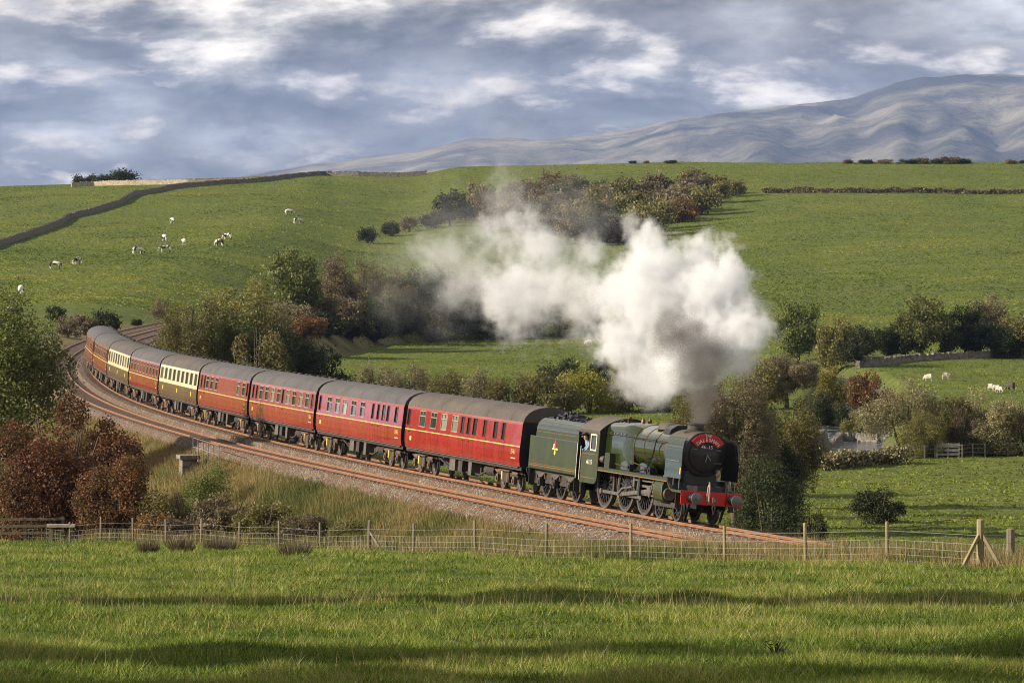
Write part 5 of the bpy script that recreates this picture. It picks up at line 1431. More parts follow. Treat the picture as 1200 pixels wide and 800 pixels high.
def build_tender():
    T = empty("locomotive_tender"); tag(T, "green coal tender coupled behind the locomotive with a lion crest", "tender")
    # local y 0 = front of the tender
    for s in (-1, 1):
        pr = [(0.0, 1.22), (-6.55, 1.22), (-6.55, 2.62), (-5.80, 2.62), (-5.72, 2.95), (0.0, 2.95)]
        sd = MB().xprism([(y, z) for y, z in pr], s * 1.30, s * 1.33).build("tank_side", P_GREEN2, T, None)
        cv = []
        for y in (-0.06, -5.72):
            q = [(1.33, 2.95), (1.325, 3.05), (1.26, 3.22), (1.14, 3.36), (1.00, 3.44)]
            cv.append([(s * x, y, z) for x, z in q] + [(s * (x - 0.03), y, z - 0.02) for x, z in q[::-1]])
        MB().loft(cv).build("curved_top", P_GREEN, T)
        for (ya, yb, za, zb) in ((-6.4, -0.2, 1.34, 1.362), (-6.4, -0.2, 1.42, 1.432), (-5.65, -0.2, 2.84, 2.852)):
            MB().box(min(s * 1.33, s * 1.336), max(s * 1.33, s * 1.336), ya, yb, za, zb).build("lining", P_ORANGE, sd)
        MB().box(min(s * 1.33, s * 1.335), max(s * 1.33, s * 1.335), -6.5, -0.05, 2.60, 2.625).build("beading", P_GREEN, sd)
        # crest: lion over a wheel
        em = MB().lathe((s * 1.332, -3.05, 2.02), (s, 0, 0), [(0, 0.105), (0.006, 0.105), (0.006, 0.0)], 16).box(min(s * 1.332, s * 1.338), max(s * 1.332, s * 1.338), -3.42, -2.68, 2.14, 2.22).build("crest_wheel", P_GOLD, sd)
        MB().loft([[(s * 1.334, y, z) for y, z in ((-3.14, 2.20), (-2.93, 2.20), (-2.90, 2.40), (-2.99, 2.56), (-3.06, 2.60), (-3.13, 2.52), (-3.16, 2.36))], [(s * 1.342, y, z) for y, z in ((-3.14, 2.20), (-2.93, 2.20), (-2.90, 2.40), (-2.99, 2.56), (-3.06, 2.60), (-3.13, 2.52), (-3.16, 2.36))]]).build("crest_lion", P_RED, em)
        MB().box(min(s * 1.336, s * 1.344), max(s * 1.336, s * 1.344), -3.24, -3.15, 2.24, 2.40).build("crest_band", P_WHITE, em)
        MB().cyl((s * 1.36, 0.03, 1.1), (s * 1.36, 0.03, 2.6), 0.022, 0.022, 6).build("handrail", P_BRIGHT, T)
        # frames, axleboxes, springs, wheels
        fr = MB()
        for ya, yb, za, zb in ((-6.5, 0.0, 0.98, 1.20), (-6.4, -5.75, 0.55, 0.98), (-4.9, -3.75, 0.62, 0.98), (-2.85, -1.75, 0.62, 0.98), (-0.8, -0.1, 0.5, 0.98)):
            fr.box(min(s * 1.0, s * 1.03), max(s * 1.0, s * 1.03), ya, yb, za, zb)
        fr.build("frame_plate", P_UNDER, T, None)
        for y in (-1.28, -3.30, -5.32):
            MB().box(min(s * 1.03, s * 1.2), max(s * 1.03, s * 1.2), y - 0.15, y + 0.15, 0.48, 0.84).cyl((s * 1.2, y, 0.65), (s * 1.24, y, 0.65), 0.11, 0.10, 12).build("axlebox", P_UNDER, T, None)
            sp = MB()
            for k in range(4): sp.box(min(s * 1.05, s * 1.15), max(s * 1.05, s * 1.15), y - 0.55 + k * 0.11, y + 0.55 - k * 0.11, 1.02 - k * 0.05, 1.06 - k * 0.05)
            sp.bar((s * 1.1, y - 0.53, 1.04), (s * 1.1, y - 0.53, 0.80), 0.05, 0.05).bar((s * 1.1, y + 0.53, 1.04), (s * 1.1, y + 0.53, 0.80), 0.05, 0.05)
            sp.build("leaf_spring", P_BOX, T, None)
            add_wheel(T, s, y, 0.65, 12)
        MB().box(min(s * 1.05, s * 1.28), max(s * 1.05, s * 1.28), -0.35, -0.05, 0.45, 0.50).bar((s * 1.2, -0.2, 1.2), (s * 1.2, -0.2, 0.45), 0.26, 0.03).build("footstep", P_UNDER, T)
        MB().box(min(s * 1.05, s * 1.28), max(s * 1.05, s * 1.28), -6.5, -6.2, 0.45, 0.50).bar((s * 1.2, -6.35, 1.2), (s * 1.2, -6.35, 0.45), 0.26, 0.03).build("footstep", P_UNDER, T)
        MB().lathe((s * 0.865, -6.6, 1.06), (0, -1, 0), [(0.0, 0.18), (0.1, 0.13), (0.3, 0.12), (0.32, 0.22), (0.4, 0.22), (0.4, 0)], 16).build("buffer", P_BLACK, T)
    for y in (-1.28, -3.30, -5.32): axle(T, y, 0.65)
    MB().box(-1.3, 1.3, -6.55, 0.0, 1.20, 1.30).build("tank_floor", P_UNDER, T)
    MB().box(-1.30, 1.30, -6.60, -6.55, 0.85, 2.62).build("rear_plate", P_BLACK, T)
    MB().box(-1.28, 1.28, -6.5, -5.74, 2.50, 2.60).build("rear_deck", P_SOOT, T)
    MB().prism([(-1.28, 1.3), (1.28, 1.3), (1.28, 2.95), (1.0, 3.40), (-1.0, 3.40), (-1.28, 2.95)], -5.76, -5.70).build("bunker_rear", P_BLACK, T)
    MB().prism([(-1.28, 1.3), (1.28, 1.3), (1.28, 2.95), (1.0, 3.40), (0.6, 3.1), (-0.6, 3.1), (-1.0, 3.40), (-1.28, 2.95)], -0.12, -0.06).build("bunker_front", P_BLACK, T)
    for k in range(7): MB().box(0.45, 0.85, -6.63, -6.60, 1.0 + k * 0.24, 1.03 + k * 0.24).build("ladder_rung", P_STEEL, T)
    # coal
    rg = random.Random(4); m = MB()
    nx, ny = 15, 32; grid = {}
    for i in range(nx):
        for j in range(ny):
            x = -1.22 + 2.44 * i / (nx - 1); y = -5.6 + 5.4 * j / (ny - 1)
            grid[i, j] = len(m.v); e = 1 - abs(x / 1.25) ** 2
            m.v.append((x + rg.uniform(-.05, .05), y + rg.uniform(-.05, .05), 3.02 + 0.62 * e * (0.75 + 0.25 * math.sin(y * 1.1 + 1)) + rg.uniform(-0.11, 0.11)))
    for i in range(nx - 1):
        for j in range(ny - 1): m.f.append((grid[i, j], grid[i + 1, j], grid[i + 1, j + 1], grid[i, j + 1]))
    for k in range(260):
        x = rg.uniform(-1.0, 1.0); y = rg.uniform(-5.5, -0.3); z = 3.05 + 0.62 * (1 - abs(x / 1.25) ** 2) * (0.75 + 0.25 * math.sin(y * 1.1 + 1)); q = rg.uniform(0.05, 0.13)
        m.bar((x - q, y, z), (x + q, y + rg.uniform(-q, q), z + rg.uniform(-q, q)), q * 1.6, q * 1.5)
    co = m.build("coal", P_COAL, T, None); co["kind"] = "stuff"
    place_vehicle(T, 12.95 + 1.28, 12.95 + 5.32, -1.28, -5.32)
    return T
TENDER = build_tender()

# --- driver leaning from the cab
def build_driver():
    blue = paint("blue_overalls", (0.16, 0.20, 0.32), 0.85, 0.2, 6.0); skin = paint("skin", (0.50, 0.27, 0.19), 0.6, 0.1, 6.0); cap = paint("dark_cap", (0.03, 0.03, 0.035), 0.7, 0.2, 6.0)
    D = empty("person"); tag(D, "person in pale blue work clothes and dark cap leaning out of the cab", "person")
    V = [(1.0, 0, 1.62), (1.0, 0, 2.15), (1.10, 0, 2.45), (1.30, 0.05, 2.66), (1.36, 0.08, 2.78), (1.40, 0.10, 2.86), (1.46, 0.10, 2.97), (1.25, 0.30, 2.58), (1.42, 0.42, 2.40), (1.42, 0.18, 2.33), (1.12, -0.24, 2.56), (1.25, -0.34, 2.36), (1.40, -0.20, 2.34), (0.98, 0.14, 1.62), (1.02, -0.14, 1.62)]
    E = [(0, 1), (1, 2), (2, 3), (3, 4), (4, 5), (5, 6), (3, 7), (7, 8), (8, 9), (3, 10), (10, 11), (11, 12), (0, 13), (0, 14)]
    R = [0.17, 0.18, 0.20, 0.15, 0.065, 0.10, 0.095, 0.075, 0.055, 0.04, 0.075, 0.055, 0.04, 0.10, 0.10]
    n = NT("overalls_and_skin"); sep = n.N.new('ShaderNodeSeparateXYZ'); n.L.new(n.tc(), sep.inputs[0])
    head = n.math('GREATER_THAN', sep.outputs[2], 2.76)
    n.set('Base Color', n.mix(head, (0.22, 0.27, 0.40), (0.50, 0.27, 0.19))).set('Roughness', 0.8)
    skin_body("body", V, E, R, n.m, D, 1, 2)
    MB().lathe((1.45, 0.10, 3.00), (0.35, 0, 1), [(0.0, 0.105), (0.06, 0.115), (0.09, 0.08), (0.095, 0)], 14).box(1.50, 1.62, 0.02, 0.18, 2.985, 3.0).build("cap", cap, D)
    MB().box(1.545, 1.58, 0.07, 0.13, 2.88, 2.93).build("nose", skin, D)
    for q in (0.05, 0.15): MB().lathe((1.535, q, 2.955), (1, 0, 0), [(0, 0.014), (0.012, 0.0)], 6).build("eye", cap, D)
    M = LOCO.matrix_world
    D.matrix_world = M @ Matrix.Translation((0, -11.98, 0)) 
    return D
build_driver()

# --- coaches
def coach_profile():
    side = [(1.30, 1.16), (1.355, 1.45), (1.37, 1.75), (1.365, 2.05), (1.345, 2.35), (1.315, 3.02), (1.29, 3.14)]
    roof = [(1.30, 3.13), (1.24, 3.33), (1.08, 3.54), (0.85, 3.69), (0.55, 3.80), (0.25, 3.855), (0.0, 3.865)]
    return side, roof
def side_x(z):
    s, _ = coach_profile(); return float(np.interp(z, [p[1] for p in s], [p[0] for p in s]))
LEN = 19.5
def panel(m, s, y0, y1, z0, z1, off=0.0):
    zz = [z0] + [z for _, z in coach_profile()[0] if z0 + 0.02 < z < z1 - 0.02] + [z1]
    for a, b in zip(zz[:-1], zz[1:]):
        xa, xb = s * (side_x(a) + off), s * (side_x(b) + off)
        m.add([(xa, y0, a), (xa, y1, a), (xb, y1, b), (xb, y0, b)], [(0, 1, 2, 3) if s > 0 else (3, 2, 1, 0)])
WIN = {}
def window_meshes(w, z0, z1, vent):
    k = (round(w, 2), z0, z1, vent)
    if k not in WIN:
        fr = MB(); t = 0.035; xs = lambda z: side_x(z)
        x0, x1 = xs(z0), xs(z1)
        def q(ya, yb, za, zb):
            fr.add([(xs(za) + o, y, za) for o in (-0.045, 0.012) for y in (ya, yb)] + [(xs(zb) + o, y, zb) for o in (-0.045, 0.012) for y in (ya, yb)], [(0, 1, 3, 2), (4, 6, 7, 5), (0, 2, 6, 4), (1, 5, 7, 3), (2, 3, 7, 6), (0, 4, 5, 1)])
        q(-w / 2, -w / 2 + t, z0, z1); q(w / 2 - t, w / 2, z0, z1); q(-w / 2 + t, w / 2 - t, z0, z0 + t); q(-w / 2 + t, w / 2 - t, z1 - t, z1)
        zm = z1 - (z1 - z0) * 0.33
        if vent:
            q(-w / 2 + t, w / 2 - t, zm - 0.02, zm + 0.02)
            q(-0.02, 0.02, zm + 0.02, z1 - t)
        gl = MB()
        gl.add([(xs(z0) - 0.04, -w / 2, z0), (xs(z0) - 0.04, w / 2, z0), (xs(z1) - 0.04, w / 2, z1), (xs(z1) - 0.04, -w / 2, z1)], [(0, 1, 2, 3)])
        a = fr.mesh("window", None); b = gl.mesh("pane", None)
        a.materials.append(P_BOX); b.materials.append(P_GLASS)
        WIN[k] = (a, b)
    return WIN[k]
FRAME_ALU = paint("window_surround", (0.42, 0.36, 0.30), 0.4, 0.15, 3.0, metal=0.4)
FRAME_RED = P_MAROON
def coach_side(root, s, wins, z0, z1, livery):
    """side skin with openings; wins: list of (centre y, width, vent)"""
    lo = P_MAROON if livery == 'maroon' else P_UMBER
    hi = P_MAROON if livery == 'maroon' else P_PCREAM
    ws = sorted(wins)
    m = MB(); panel(m, s, -LEN / 2, LEN / 2, 1.16, 2.04)
    body = m.build("body_side", lo, root, 20)
    m = MB()
    panel(m, s, -LEN / 2, LEN / 2, 2.04, z0)
    panel(m, s, -LEN / 2, LEN / 2, z1, 3.14)
    y = -LEN / 2
    for c, w, v in ws:
        panel(m, s, y, c - w / 2, z0, z1); y = c + w / 2
    panel(m, s, y, LEN / 2, z0, z1)
    m.build("upper_side", hi, body, 20)
    m = MB(); panel(m, s, -LEN / 2, LEN / 2, 2.015, 2.055, 0.006); m.build("gold_line", P_GOLD, body, None)
    if livery == 'maroon':
        m = MB(); panel(m, s, -LEN / 2, LEN / 2, 3.075, 3.10, 0.006); m.build("gold_line", P_ORANGE, body, None)
    for c, w, v in ws:
        a, b = window_meshes(w, z0, z1, v)
        f = link_obj("window", a, root); f.location = (0, c, 0); f.rotation_euler = (0, 0, 0) if s > 0 else (0, 0, math.pi)
        g = link_obj("pane", b, f)
        f.material_slots[0].link = 'OBJECT'; f.material_slots[0].material = (FRAME_ALU if livery == 'maroon' and w > 0.7 else (P_PCREAM if livery != 'maroon' else P_BLACK))
    return body
BOGIE_PARTS = []
def add_bogie(root, y):
    b = MB()
    for s in (-1, 1):
        b.box(min(s * 0.98, s * 1.06), max(s * 0.98, s * 1.06), y - 1.65, y + 1.65, 0.62, 0.80)
        b.box(min(s * 0.95, s * 1.12), max(s * 0.95, s * 1.12), y - 0.35, y + 0.35, 0.35, 0.75)
    b.box(-1.0, 1.0, y - 0.2, y + 0.2, 0.45, 0.8)
    bo = b.build("bogie", P_UNDER, root, None)
    for s in (-1, 1):
        for q in (-1.3, 1.3):
            add_wheel_to(bo, s, y + q, 0.457)
            MB().box(min(s * 1.0, s * 1.16), max(s * 1.0, s * 1.16), y + q - 0.16, y + q + 0.16, 0.32, 0.66).cyl((s * 1.16, y + q, 0.47), (s * 1.21, y + q, 0.47), 0.10, 0.09, 10).build("axlebox", P_BRAKE, bo, None)
            MB().box(min(s * 1.02, s * 1.12), max(s * 1.02, s * 1.12), y + q - 0.5, y + q + 0.5, 0.80, 0.86).box(min(s * 1.04, s * 1.10), max(s * 1.04, s * 1.10), y + q - 0.36, y + q + 0.36, 0.74, 0.80).build("spring", P_BRAKE, bo, None)
        MB().cyl((s * 1.1, y - 0.6, 0.45), (s * 1.1, y - 0.6, 0.9), 0.06, 0.06, 8).build("damper", P_YELLOW, bo)
        for q in (-0.35, 0.35): MB().cyl((s * 1.08, y + q, 0.36), (s * 1.08, y + q, 0.78), 0.11, 0.11, 10).build("coil_spring", P_BRAKE, bo)
        MB().box(min(s * 0.9, s * 1.25), max(s * 0.9, s * 1.25), y - 0.9, y + 0.9, 0.86, 0.90).build("footboard", P_BRAKE, bo)
CW = {}
def add_wheel_to(parent, side, y, r):
    if 'c' not in CW:
        m = MB().lathe((-0.06, 0, 0), (1, 0, 0), [(0.0, 0.0), (0.0, r + 0.026), (0.03, r + 0.024), (0.035, r), (0.13, r - 0.005), (0.13, r * 0.85), (0.09, r * 0.8), (0.07, 0.2), (0.14, 0.12), (0.14, 0)], 24)
        CW['c'] = m.mesh("wheel", 40); CW['c'].materials.append(P_TYRE)
    w = link_obj("wheel", CW['c'], parent); w.location = (side * 0.755, y, r); w.rotation_euler = (0, 0, 0 if side > 0 else math.pi)
    return w
VENT = {}
def build_coach(label, livery, wins, s_front, number=None, roofmat=P_ROOF, group="coaches of the train"):
    C = empty("railway_coach"); tag(C, label, "coach", group)
    z0, z1 = (2.22, 3.0) if livery == 'maroon' else (2.20, 3.0)
    for s in (1, -1):
        # windows listed from the rear (t=0) to the front (t=1)
        ws = [(-LEN / 2 + t * LEN, w, v) for t, w, v in wins]
        b = coach_side(C, s, ws, z0, z1, livery)
        if s > 0 and number:
            if livery == 'maroon':
                text("coach_number", number, 0.30, P_GOLD, b, (side_x(1.78) + 0.012, LEN / 2 - 0.95, 1.78), SIDE_R, 0.003)
                MB().box(side_x(1.5) + 0.003, side_x(1.5) + 0.010, LEN / 2 - 1.30, LEN / 2 - 0.60, 1.47, 1.52).build("data_panel", P_PCREAM, b)
                MB().box(side_x(1.6) + 0.003, side_x(1.6) + 0.010, -LEN / 2 + 0.95, -LEN / 2 + 1.25, 1.52, 1.72).build("coach_crest", P_GOLD, b)
            else:
                for q in (0.12, 0.5, 0.86): MB().lathe((side_x(1.65), -LEN / 2 + q * LEN, 1.68), (1, 0, 0), [(0, 0.16), (0.008, 0.15), (0.01, 0)], 12).build("coach_crest", P_GOLD, b)
        # door outlines
        for t, w, v in wins:
            if 0.3 < w < 0.6:
                y = -LEN / 2 + t * LEN
                
                for q in (-0.36, 0.345):
                    m = MB(); panel(m, s, y + q, y + q + 0.015, 1.18, 3.05, 0.004); m.build("door_seam", P_BLACK, b, None)
                MB().cyl((s * (side_x(1.95)), y + 0.25, 1.93), (s * (side_x(1.95) + 0.05), y + 0.25, 1.93), 0.03, 0.03, 8).build("door_handle", P_STEEL, b)
        MB().box(min(s * 1.16, s * 1.22), max(s * 1.16, s * 1.22), -LEN / 2, LEN / 2, 0.98, 1.155).build("solebar", P_UNDER, C)
        MB().box(min(s * 1.22, s * 1.32), max(s * 1.22, s * 1.32), -LEN / 2 + 0.3, LEN / 2 - 0.3, 1.10, 1.14).build("step_board", P_BOX, C)
    side, roof = coach_profile()
    rp = [(x, z) for x, z in roof] + [(-x, z) for x, z in roof[-2::-1]]
    r = MB().loft([[(x, y, z) for x, z in rp] for y in (-LEN / 2 - 0.04, LEN / 2 + 0.04)], closed=True).build("roof", roofmat, C, 40)
    for k in range(5):
        y = -LEN / 2 + LEN * (k + 0.5) / 5
        MB().loft([[(x * 1.004, yy, z + 0.006) for x, z in rp] for yy in (y - 0.02, y + 0.02)], closed=False, cap=False).build("roof_seam", P_UNDER, r, 40)
    if 'v' not in VENT:
        VENT['v'] = MB().lathe((0, 0, 0), (0, 0, 1), [(0, 0.07), (0.07, 0.08), (0.09, 0.14), (0.15, 0.13), (0.17, 0)], 10).mesh("ventilator", 40); VENT['v'].materials.append(P_UNDER)
    rg = random.Random(int(s_front * 10))
    for k in range(11):
        v = link_obj("ventilator", VENT['v'], r); v.location = (-0.62 + rg.uniform(-0.05, 0.05), -LEN / 2 + LEN * (k + 0.5 + rg.uniform(-0.15, 0.15)) / 11, 3.75)
    # ends with gangways
    ep = side + roof[1:]
    ep = [(x, z) for x, z in ep] + [(-x, z) for x, z in ep[-2::-1]]
    for e in (-1, 1):
        y = e * LEN / 2
        MB().prism([(x * 0.985, z - 0.01) for x, z in ep], min(y - e * 0.06, y), max(y - e * 0.06, y)).build("end_wall", P_BLACK, C)
        MB().box(-0.48, 0.48, min(y, y + e * 0.36), max(y, y + e * 0.36), 1.15, 3.25).build("gangway", P_SOOT, C)
        for sx in (-1, 1):
            MB().lathe((sx * 0.865, y, 1.06), (0, e, 0), [(0.0, 0.12), (0.3, 0.11), (0.3, 0.22), (0.36, 0.22), (0.36, 0)], 14).build("buffer", P_UNDER, C)
        add_bogie(C, e * (LEN / 2 - 2.65))
    MB().box(-1.14, 1.14, -LEN / 2, LEN / 2, 1.10, 1.16).build("floor", P_UNDER, C)
    MB().box(-0.06, 0.06, -LEN / 2 + 0.1, LEN / 2 - 0.1, 1.2, 3.1).build("inner_partition", P_INT, C)
    for y, w, h in ((-1.6, 0.95, 0.55), (1.4, 0.55, 0.62)):
        for s in (-1, 1):
            MB().box(min(s * 0.75, s * 1.18), max(s * 0.75, s * 1.18), y - w / 2, y + w / 2, 0.98 - h, 0.98).build("battery_box", P_BOX, C)
    MB().box(-0.55, 0.55, -LEN / 2 + 4.4, LEN / 2 - 4.4, 0.52, 1.09).build("gear_and_shade_block", P_SOOT, C)  # dark block added for underfloor gear and the black shade beneath the coach
    MB().cyl((0.75, 3.0, 0.72), (0.75, 4.6, 0.72), 0.24, 0.24, 14).build("vacuum_cylinder", P_UNDER, C)
    for s in (-1, 1):
        MB().bar((s * 0.95, -4.9, 0.95), (s * 0.95, -2.4, 0.45), 0.07, 0.07).bar((s * 0.95, 4.9, 0.95), (s * 0.95, 2.4, 0.45), 0.07, 0.07).bar((s * 0.95, -2.4, 0.45), (s * 0.95, 2.4, 0.45), 0.07, 0.07).build("truss_bar", P_UNDER, C)
        MB().box(min(s * 0.9, s * 1.18), max(s * 0.9, s * 1.18), -0.6, 0.1, 0.45, 0.95).build("dynamo", P_UNDER, C)
    place_vehicle(C, s_front + 0.3 + 2.65, s_front + 0.3 + LEN - 2.65, LEN / 2 - 2.65, -LEN / 2 + 2.65)
    return C
B_, N_, S_ = 1.05, 0.44, 0.60
COACHES = [
    ("red coach coupled to the tender, dark brown roof, four wide windows and doors", 'maroon', [(0.022, N_, 0), (0.150, B_, 1), (0.252, B_, 1), (0.346, B_, 1), (0.443, B_, 1), (0.508, N_, 0), (0.560, N_, 0), (0.614, S_, 0), (0.697, N_, 0), (0.787, S_, 0), (0.853, N_, 0)], "35461", P_ROOF),
    ("red coach second behind the tender, five wide windows at its rear", 'maroon', [(0.030, N_, 0), (0.145, B_, 1), (0.245, B_, 1), (0.335, B_, 1), (0.440, B_, 1), (0.545, B_, 1), (0.665, N_, 0), (0.725, N_, 0), (0.785, S_, 0), (0.835, N_, 0), (0.925, S_, 0)], "35463", P_ROOFG),
    ("red coach third behind the tender with eight wide windows either side of a door", 'maroon', [(0.045, N_, 0), (0.10, N_, 0), (0.175, B_, 1), (0.265, B_, 1), (0.358, B_, 1), (0.452, B_, 1), (0.518, N_, 0), (0.595, B_, 1), (0.690, B_, 1), (0.790, B_, 1), (0.885, B_, 1), (0.957, N_, 0)], "3066", P_ROOFG),
    ("red coach with a long windowless middle, ahead of the brown and cream coaches", 'maroon', [(0.05, N_, 0), (0.115, N_, 0), (0.175, B_, 1), (0.265, B_, 1), (0.365, B_, 1), (0.800, B_, 1), (0.905, B_, 1), (0.972, N_, 0)], "1860", P_ROOFG),
    ("brown and cream coach between two red ones, nearer the locomotive", 'cream', [(0.06 + 0.111 * k, 1.35, 0) for k in range(9)], "326", P_ROOF),
    ("red coach between the two brown and cream coaches", 'maroon', [(0.07 + 0.1085 * k, 0.85, 1) for k in range(9)], "3136", P_ROOFG),
    ("brown and cream coach next to the rearmost red coaches", 'cream', [(0.06 + 0.111 * k, 1.35, 0) for k in range(9)], "335", P_ROOF),
    ("red coach last but one, just behind a brown and cream coach", 'maroon', [(0.04, N_, 0)] + [(0.12 + 0.108 * k, 0.95, 1) for k in range(8)] + [(0.955, N_, 0)], "3115", P_ROOFG),
    ("last red coach at the tail of the train on the bend", 'maroon', [(0.05, N_, 0)] + [(0.15 + 0.12 * k, 0.80, 1) for k in range(3)] + [(0.62 + 0.1 * k, 0.80, 1) for k in range(3)] + [(0.955, N_, 0)], "35508", P_ROOFG),
]
for _i, (lab, liv, wins, num, rm) in enumerate(COACHES):
    build_coach(lab, liv, wins, 20.35 + 20.22 * _i, num, rm)

# ---------------------------------------------------------------- steam, smoke
STEAM = [(5.77, 182, 4.71, 0.56, 1), (5.94, 184, 5.61, 1.2, 2), (7.04, 183, 6.53, 1.83, 3), (8.8, 183, 7.06, 1.83, 3), (9.48, 184, 8.02, 1.27, 3), (10.08, 184, 7.56, 0.71, 3), (7.15, 186, 8.21, 2.5, 3), (6.11, 187, 9.63, 1.87, 3), (8.36, 185, 9.31, 1.78, 3), (4.88, 188, 6.9, 1.63, 3), (5.75, 187, 5.49, 1.62, 2), (5.97, 188, 10.66, 1.37, 3), (5.09, 189, 11.88, 0.65, 2), (9.3, 186, 9.82, 0.93, 3), (7.73, 187, 10.53, 1.22, 3), (5.24, 188, 8.89, 1.74, 3), (6.65, 187, 10.53, 1.08, 3), (3.34, 193, 8.59, 1.78, 2), (1.88, 195, 9.11, 1.72, 2), (0.45, 197, 8.88, 2.42, 2), (0.0, 198, 10.96, 1.83, 2), (-1.53, 199, 9.42, 1.99, 1), (-0.38, 200, 12.98, 1.38, 1), (-3.09, 201, 10.35, 1.55, 1), (1.51, 196, 10.79, 1.28, 2), (0.19, 197, 7.18, 0.98, 1), (3.36, 194, 10.44, 1.04, 2), (-1.54, 200, 11.13, 1.69, 1), (2.97, 193, 7.3, 1.11, 1), (-2.5, 200, 8.82, 1.31, 1), (-4.1, 203, 10.71, 1.02, 1), (-0.39, 201, 13.83, 1.01, 1), (0.0, 202, 14.61, 0.93, 0), (-2.34, 203, 11.49, 2.93, 0), (-4.71, 204, 9.53, 2.75, 0), (0.0, 203, 15.4, 1.56, 0), (2.28, 198, 12.29, 2.28, 0), (-3.12, 203, 7.98, 1.95, 0), (3.73, 194, 11.93, 1.49, 0)]
DARK = [(7.64, 178.9, 4.09, 0.45, 1), (7.66, 178.6, 4.52, 0.65, 1), (7.68, 178.4, 5.08, 0.89, 1), (7.62, 178.5, 5.83, 1.17, 1), (7.42, 179.5, 6.65, 1.38, 1), (6.92, 180, 7.43, 1.25, 1), (8.22, 179.5, 6.76, 1.04, 1), (6.27, 181, 7.12, 0.91, 1), (0.0, 203, 15.59, 1.72, 2), (-0.59, 204, 16.98, 1.57, 2), (0.59, 204, 16.59, 1.73, 2), (0.0, 205, 17.99, 1.42, 2), (1.56, 203, 15.4, 1.56, 2)]
def volume_hull(name, spheres, grow, voxel):
    m = bmesh.new()
    for x, y, z, r, c in spheres:
        bmesh.ops.create_icosphere(m, subdivisions=3, radius=r * grow, matrix=Matrix.Translation((x, y, z)))
    me = bpy.data.meshes.new(name); m.to_mesh(me); m.free()
    o = bpy.data.objects.new(name, me); COL.objects.link(o)
    rm = o.modifiers.new("remesh", 'REMESH'); rm.mode = 'VOXEL'; rm.voxel_size = voxel
    dg = bpy.context.evaluated_depsgraph_get(); dg.update()
    new = bpy.data.meshes.new_from_object(o.evaluated_get(dg)); new.name = name
    bpy.data.objects.remove(o)
    return new
def volume_mat(name, spheres, dens, color, aniso, noise_amp, edge, fine, seed):
    n = NT(name); n.N.remove(n.b)
    p = n.pos()
    # domain distortion gives the billows
    def nz(scale, detail, off, rough=0.55):
        mp = n.N.new('ShaderNodeMapping'); mp.inputs['Location'].default_value = off; n.L.new(p, mp.inputs['Vector'])
        t = n.N.new('ShaderNodeTexNoise'); t.inputs['Scale'].default_value = scale; t.inputs['Detail'].default_value = detail; t.inputs['Roughness'].default_value = rough
        n.L.new(mp.outputs[0], t.inputs['Vector']); return t
    big = nz(0.55, 9, (seed, seed * 2, 3), 0.66).outputs['Fac']
    amp = n.math('MULTIPLY', n.math('SUBTRACT', big, 0.5), noise_amp)
    fineN = nz(1.9, 6, (seed * 3, 1, seed), 0.6).outputs['Fac']
    amp = n.math('ADD', amp, n.math('MULTIPLY', n.math('SUBTRACT', fineN, 0.5), noise_amp * 0.55))
    res = None
    for cls, dn in dens.items():
        acc = None
        for x, y, z, r, c in spheres:
            if c != cls: continue
            vd = n.N.new('ShaderNodeVectorMath'); vd.operation = 'DISTANCE'; n.L.new(p, vd.inputs[0]); vd.inputs[1].default_value = (x, y, z)
            v = n.math('MULTIPLY_ADD', vd.outputs['Value'], -1.0 / r, 1.0)
            acc = v if acc is None else n.math('SMOOTH_MAX', acc, v, 0.25)
        if acc is None: continue
        t = n.math('ADD', acc, amp)
        t = n.math('MULTIPLY', t, 1.0 / edge[cls], None, True)
        t = n.math('MULTIPLY', n.math('POWER', t, 1.6), dn)
        res = t if res is None else n.math('MAXIMUM', res, t)
    pv = n.N.new('ShaderNodeVolumePrincipled')
    pv.inputs['Color'].default_value = (*color, 1); pv.inputs['Anisotropy'].default_value = aniso
    n.L.new(res, pv.inputs['Density'])
    n.L.new(pv.outputs[0], n.out.inputs['Volume'])
    return n.m
_me = volume_hull("steam_plume", STEAM, 1.42, 0.35)
_me.materials.append(volume_mat("steam", STEAM, {0: 0.06, 1: 0.40, 2: 0.95, 3: 2.0}, (0.94, 0.952, 0.975), 0.2, 3.0, {0: 0.9, 1: 0.95, 2: 0.8, 3: 0.6}, 2.4, 1.3))
tag(link_obj("steam_plume", _me), "great white plume of steam blown back over the train", "steam", kind="stuff")
_me = volume_hull("chimney_smoke", DARK, 1.75, 0.25)
_me.materials.append(volume_mat("smoke", DARK, {1: 1.9, 2: 0.075}, (0.27, 0.26, 0.255), 0.1, 2.0, {1: 0.8, 2: 1.0}, 2.4, 4.4))
tag(link_obj("chimney_smoke", _me), "dark brown smoke rising straight from the chimney", "smoke", kind="stuff")

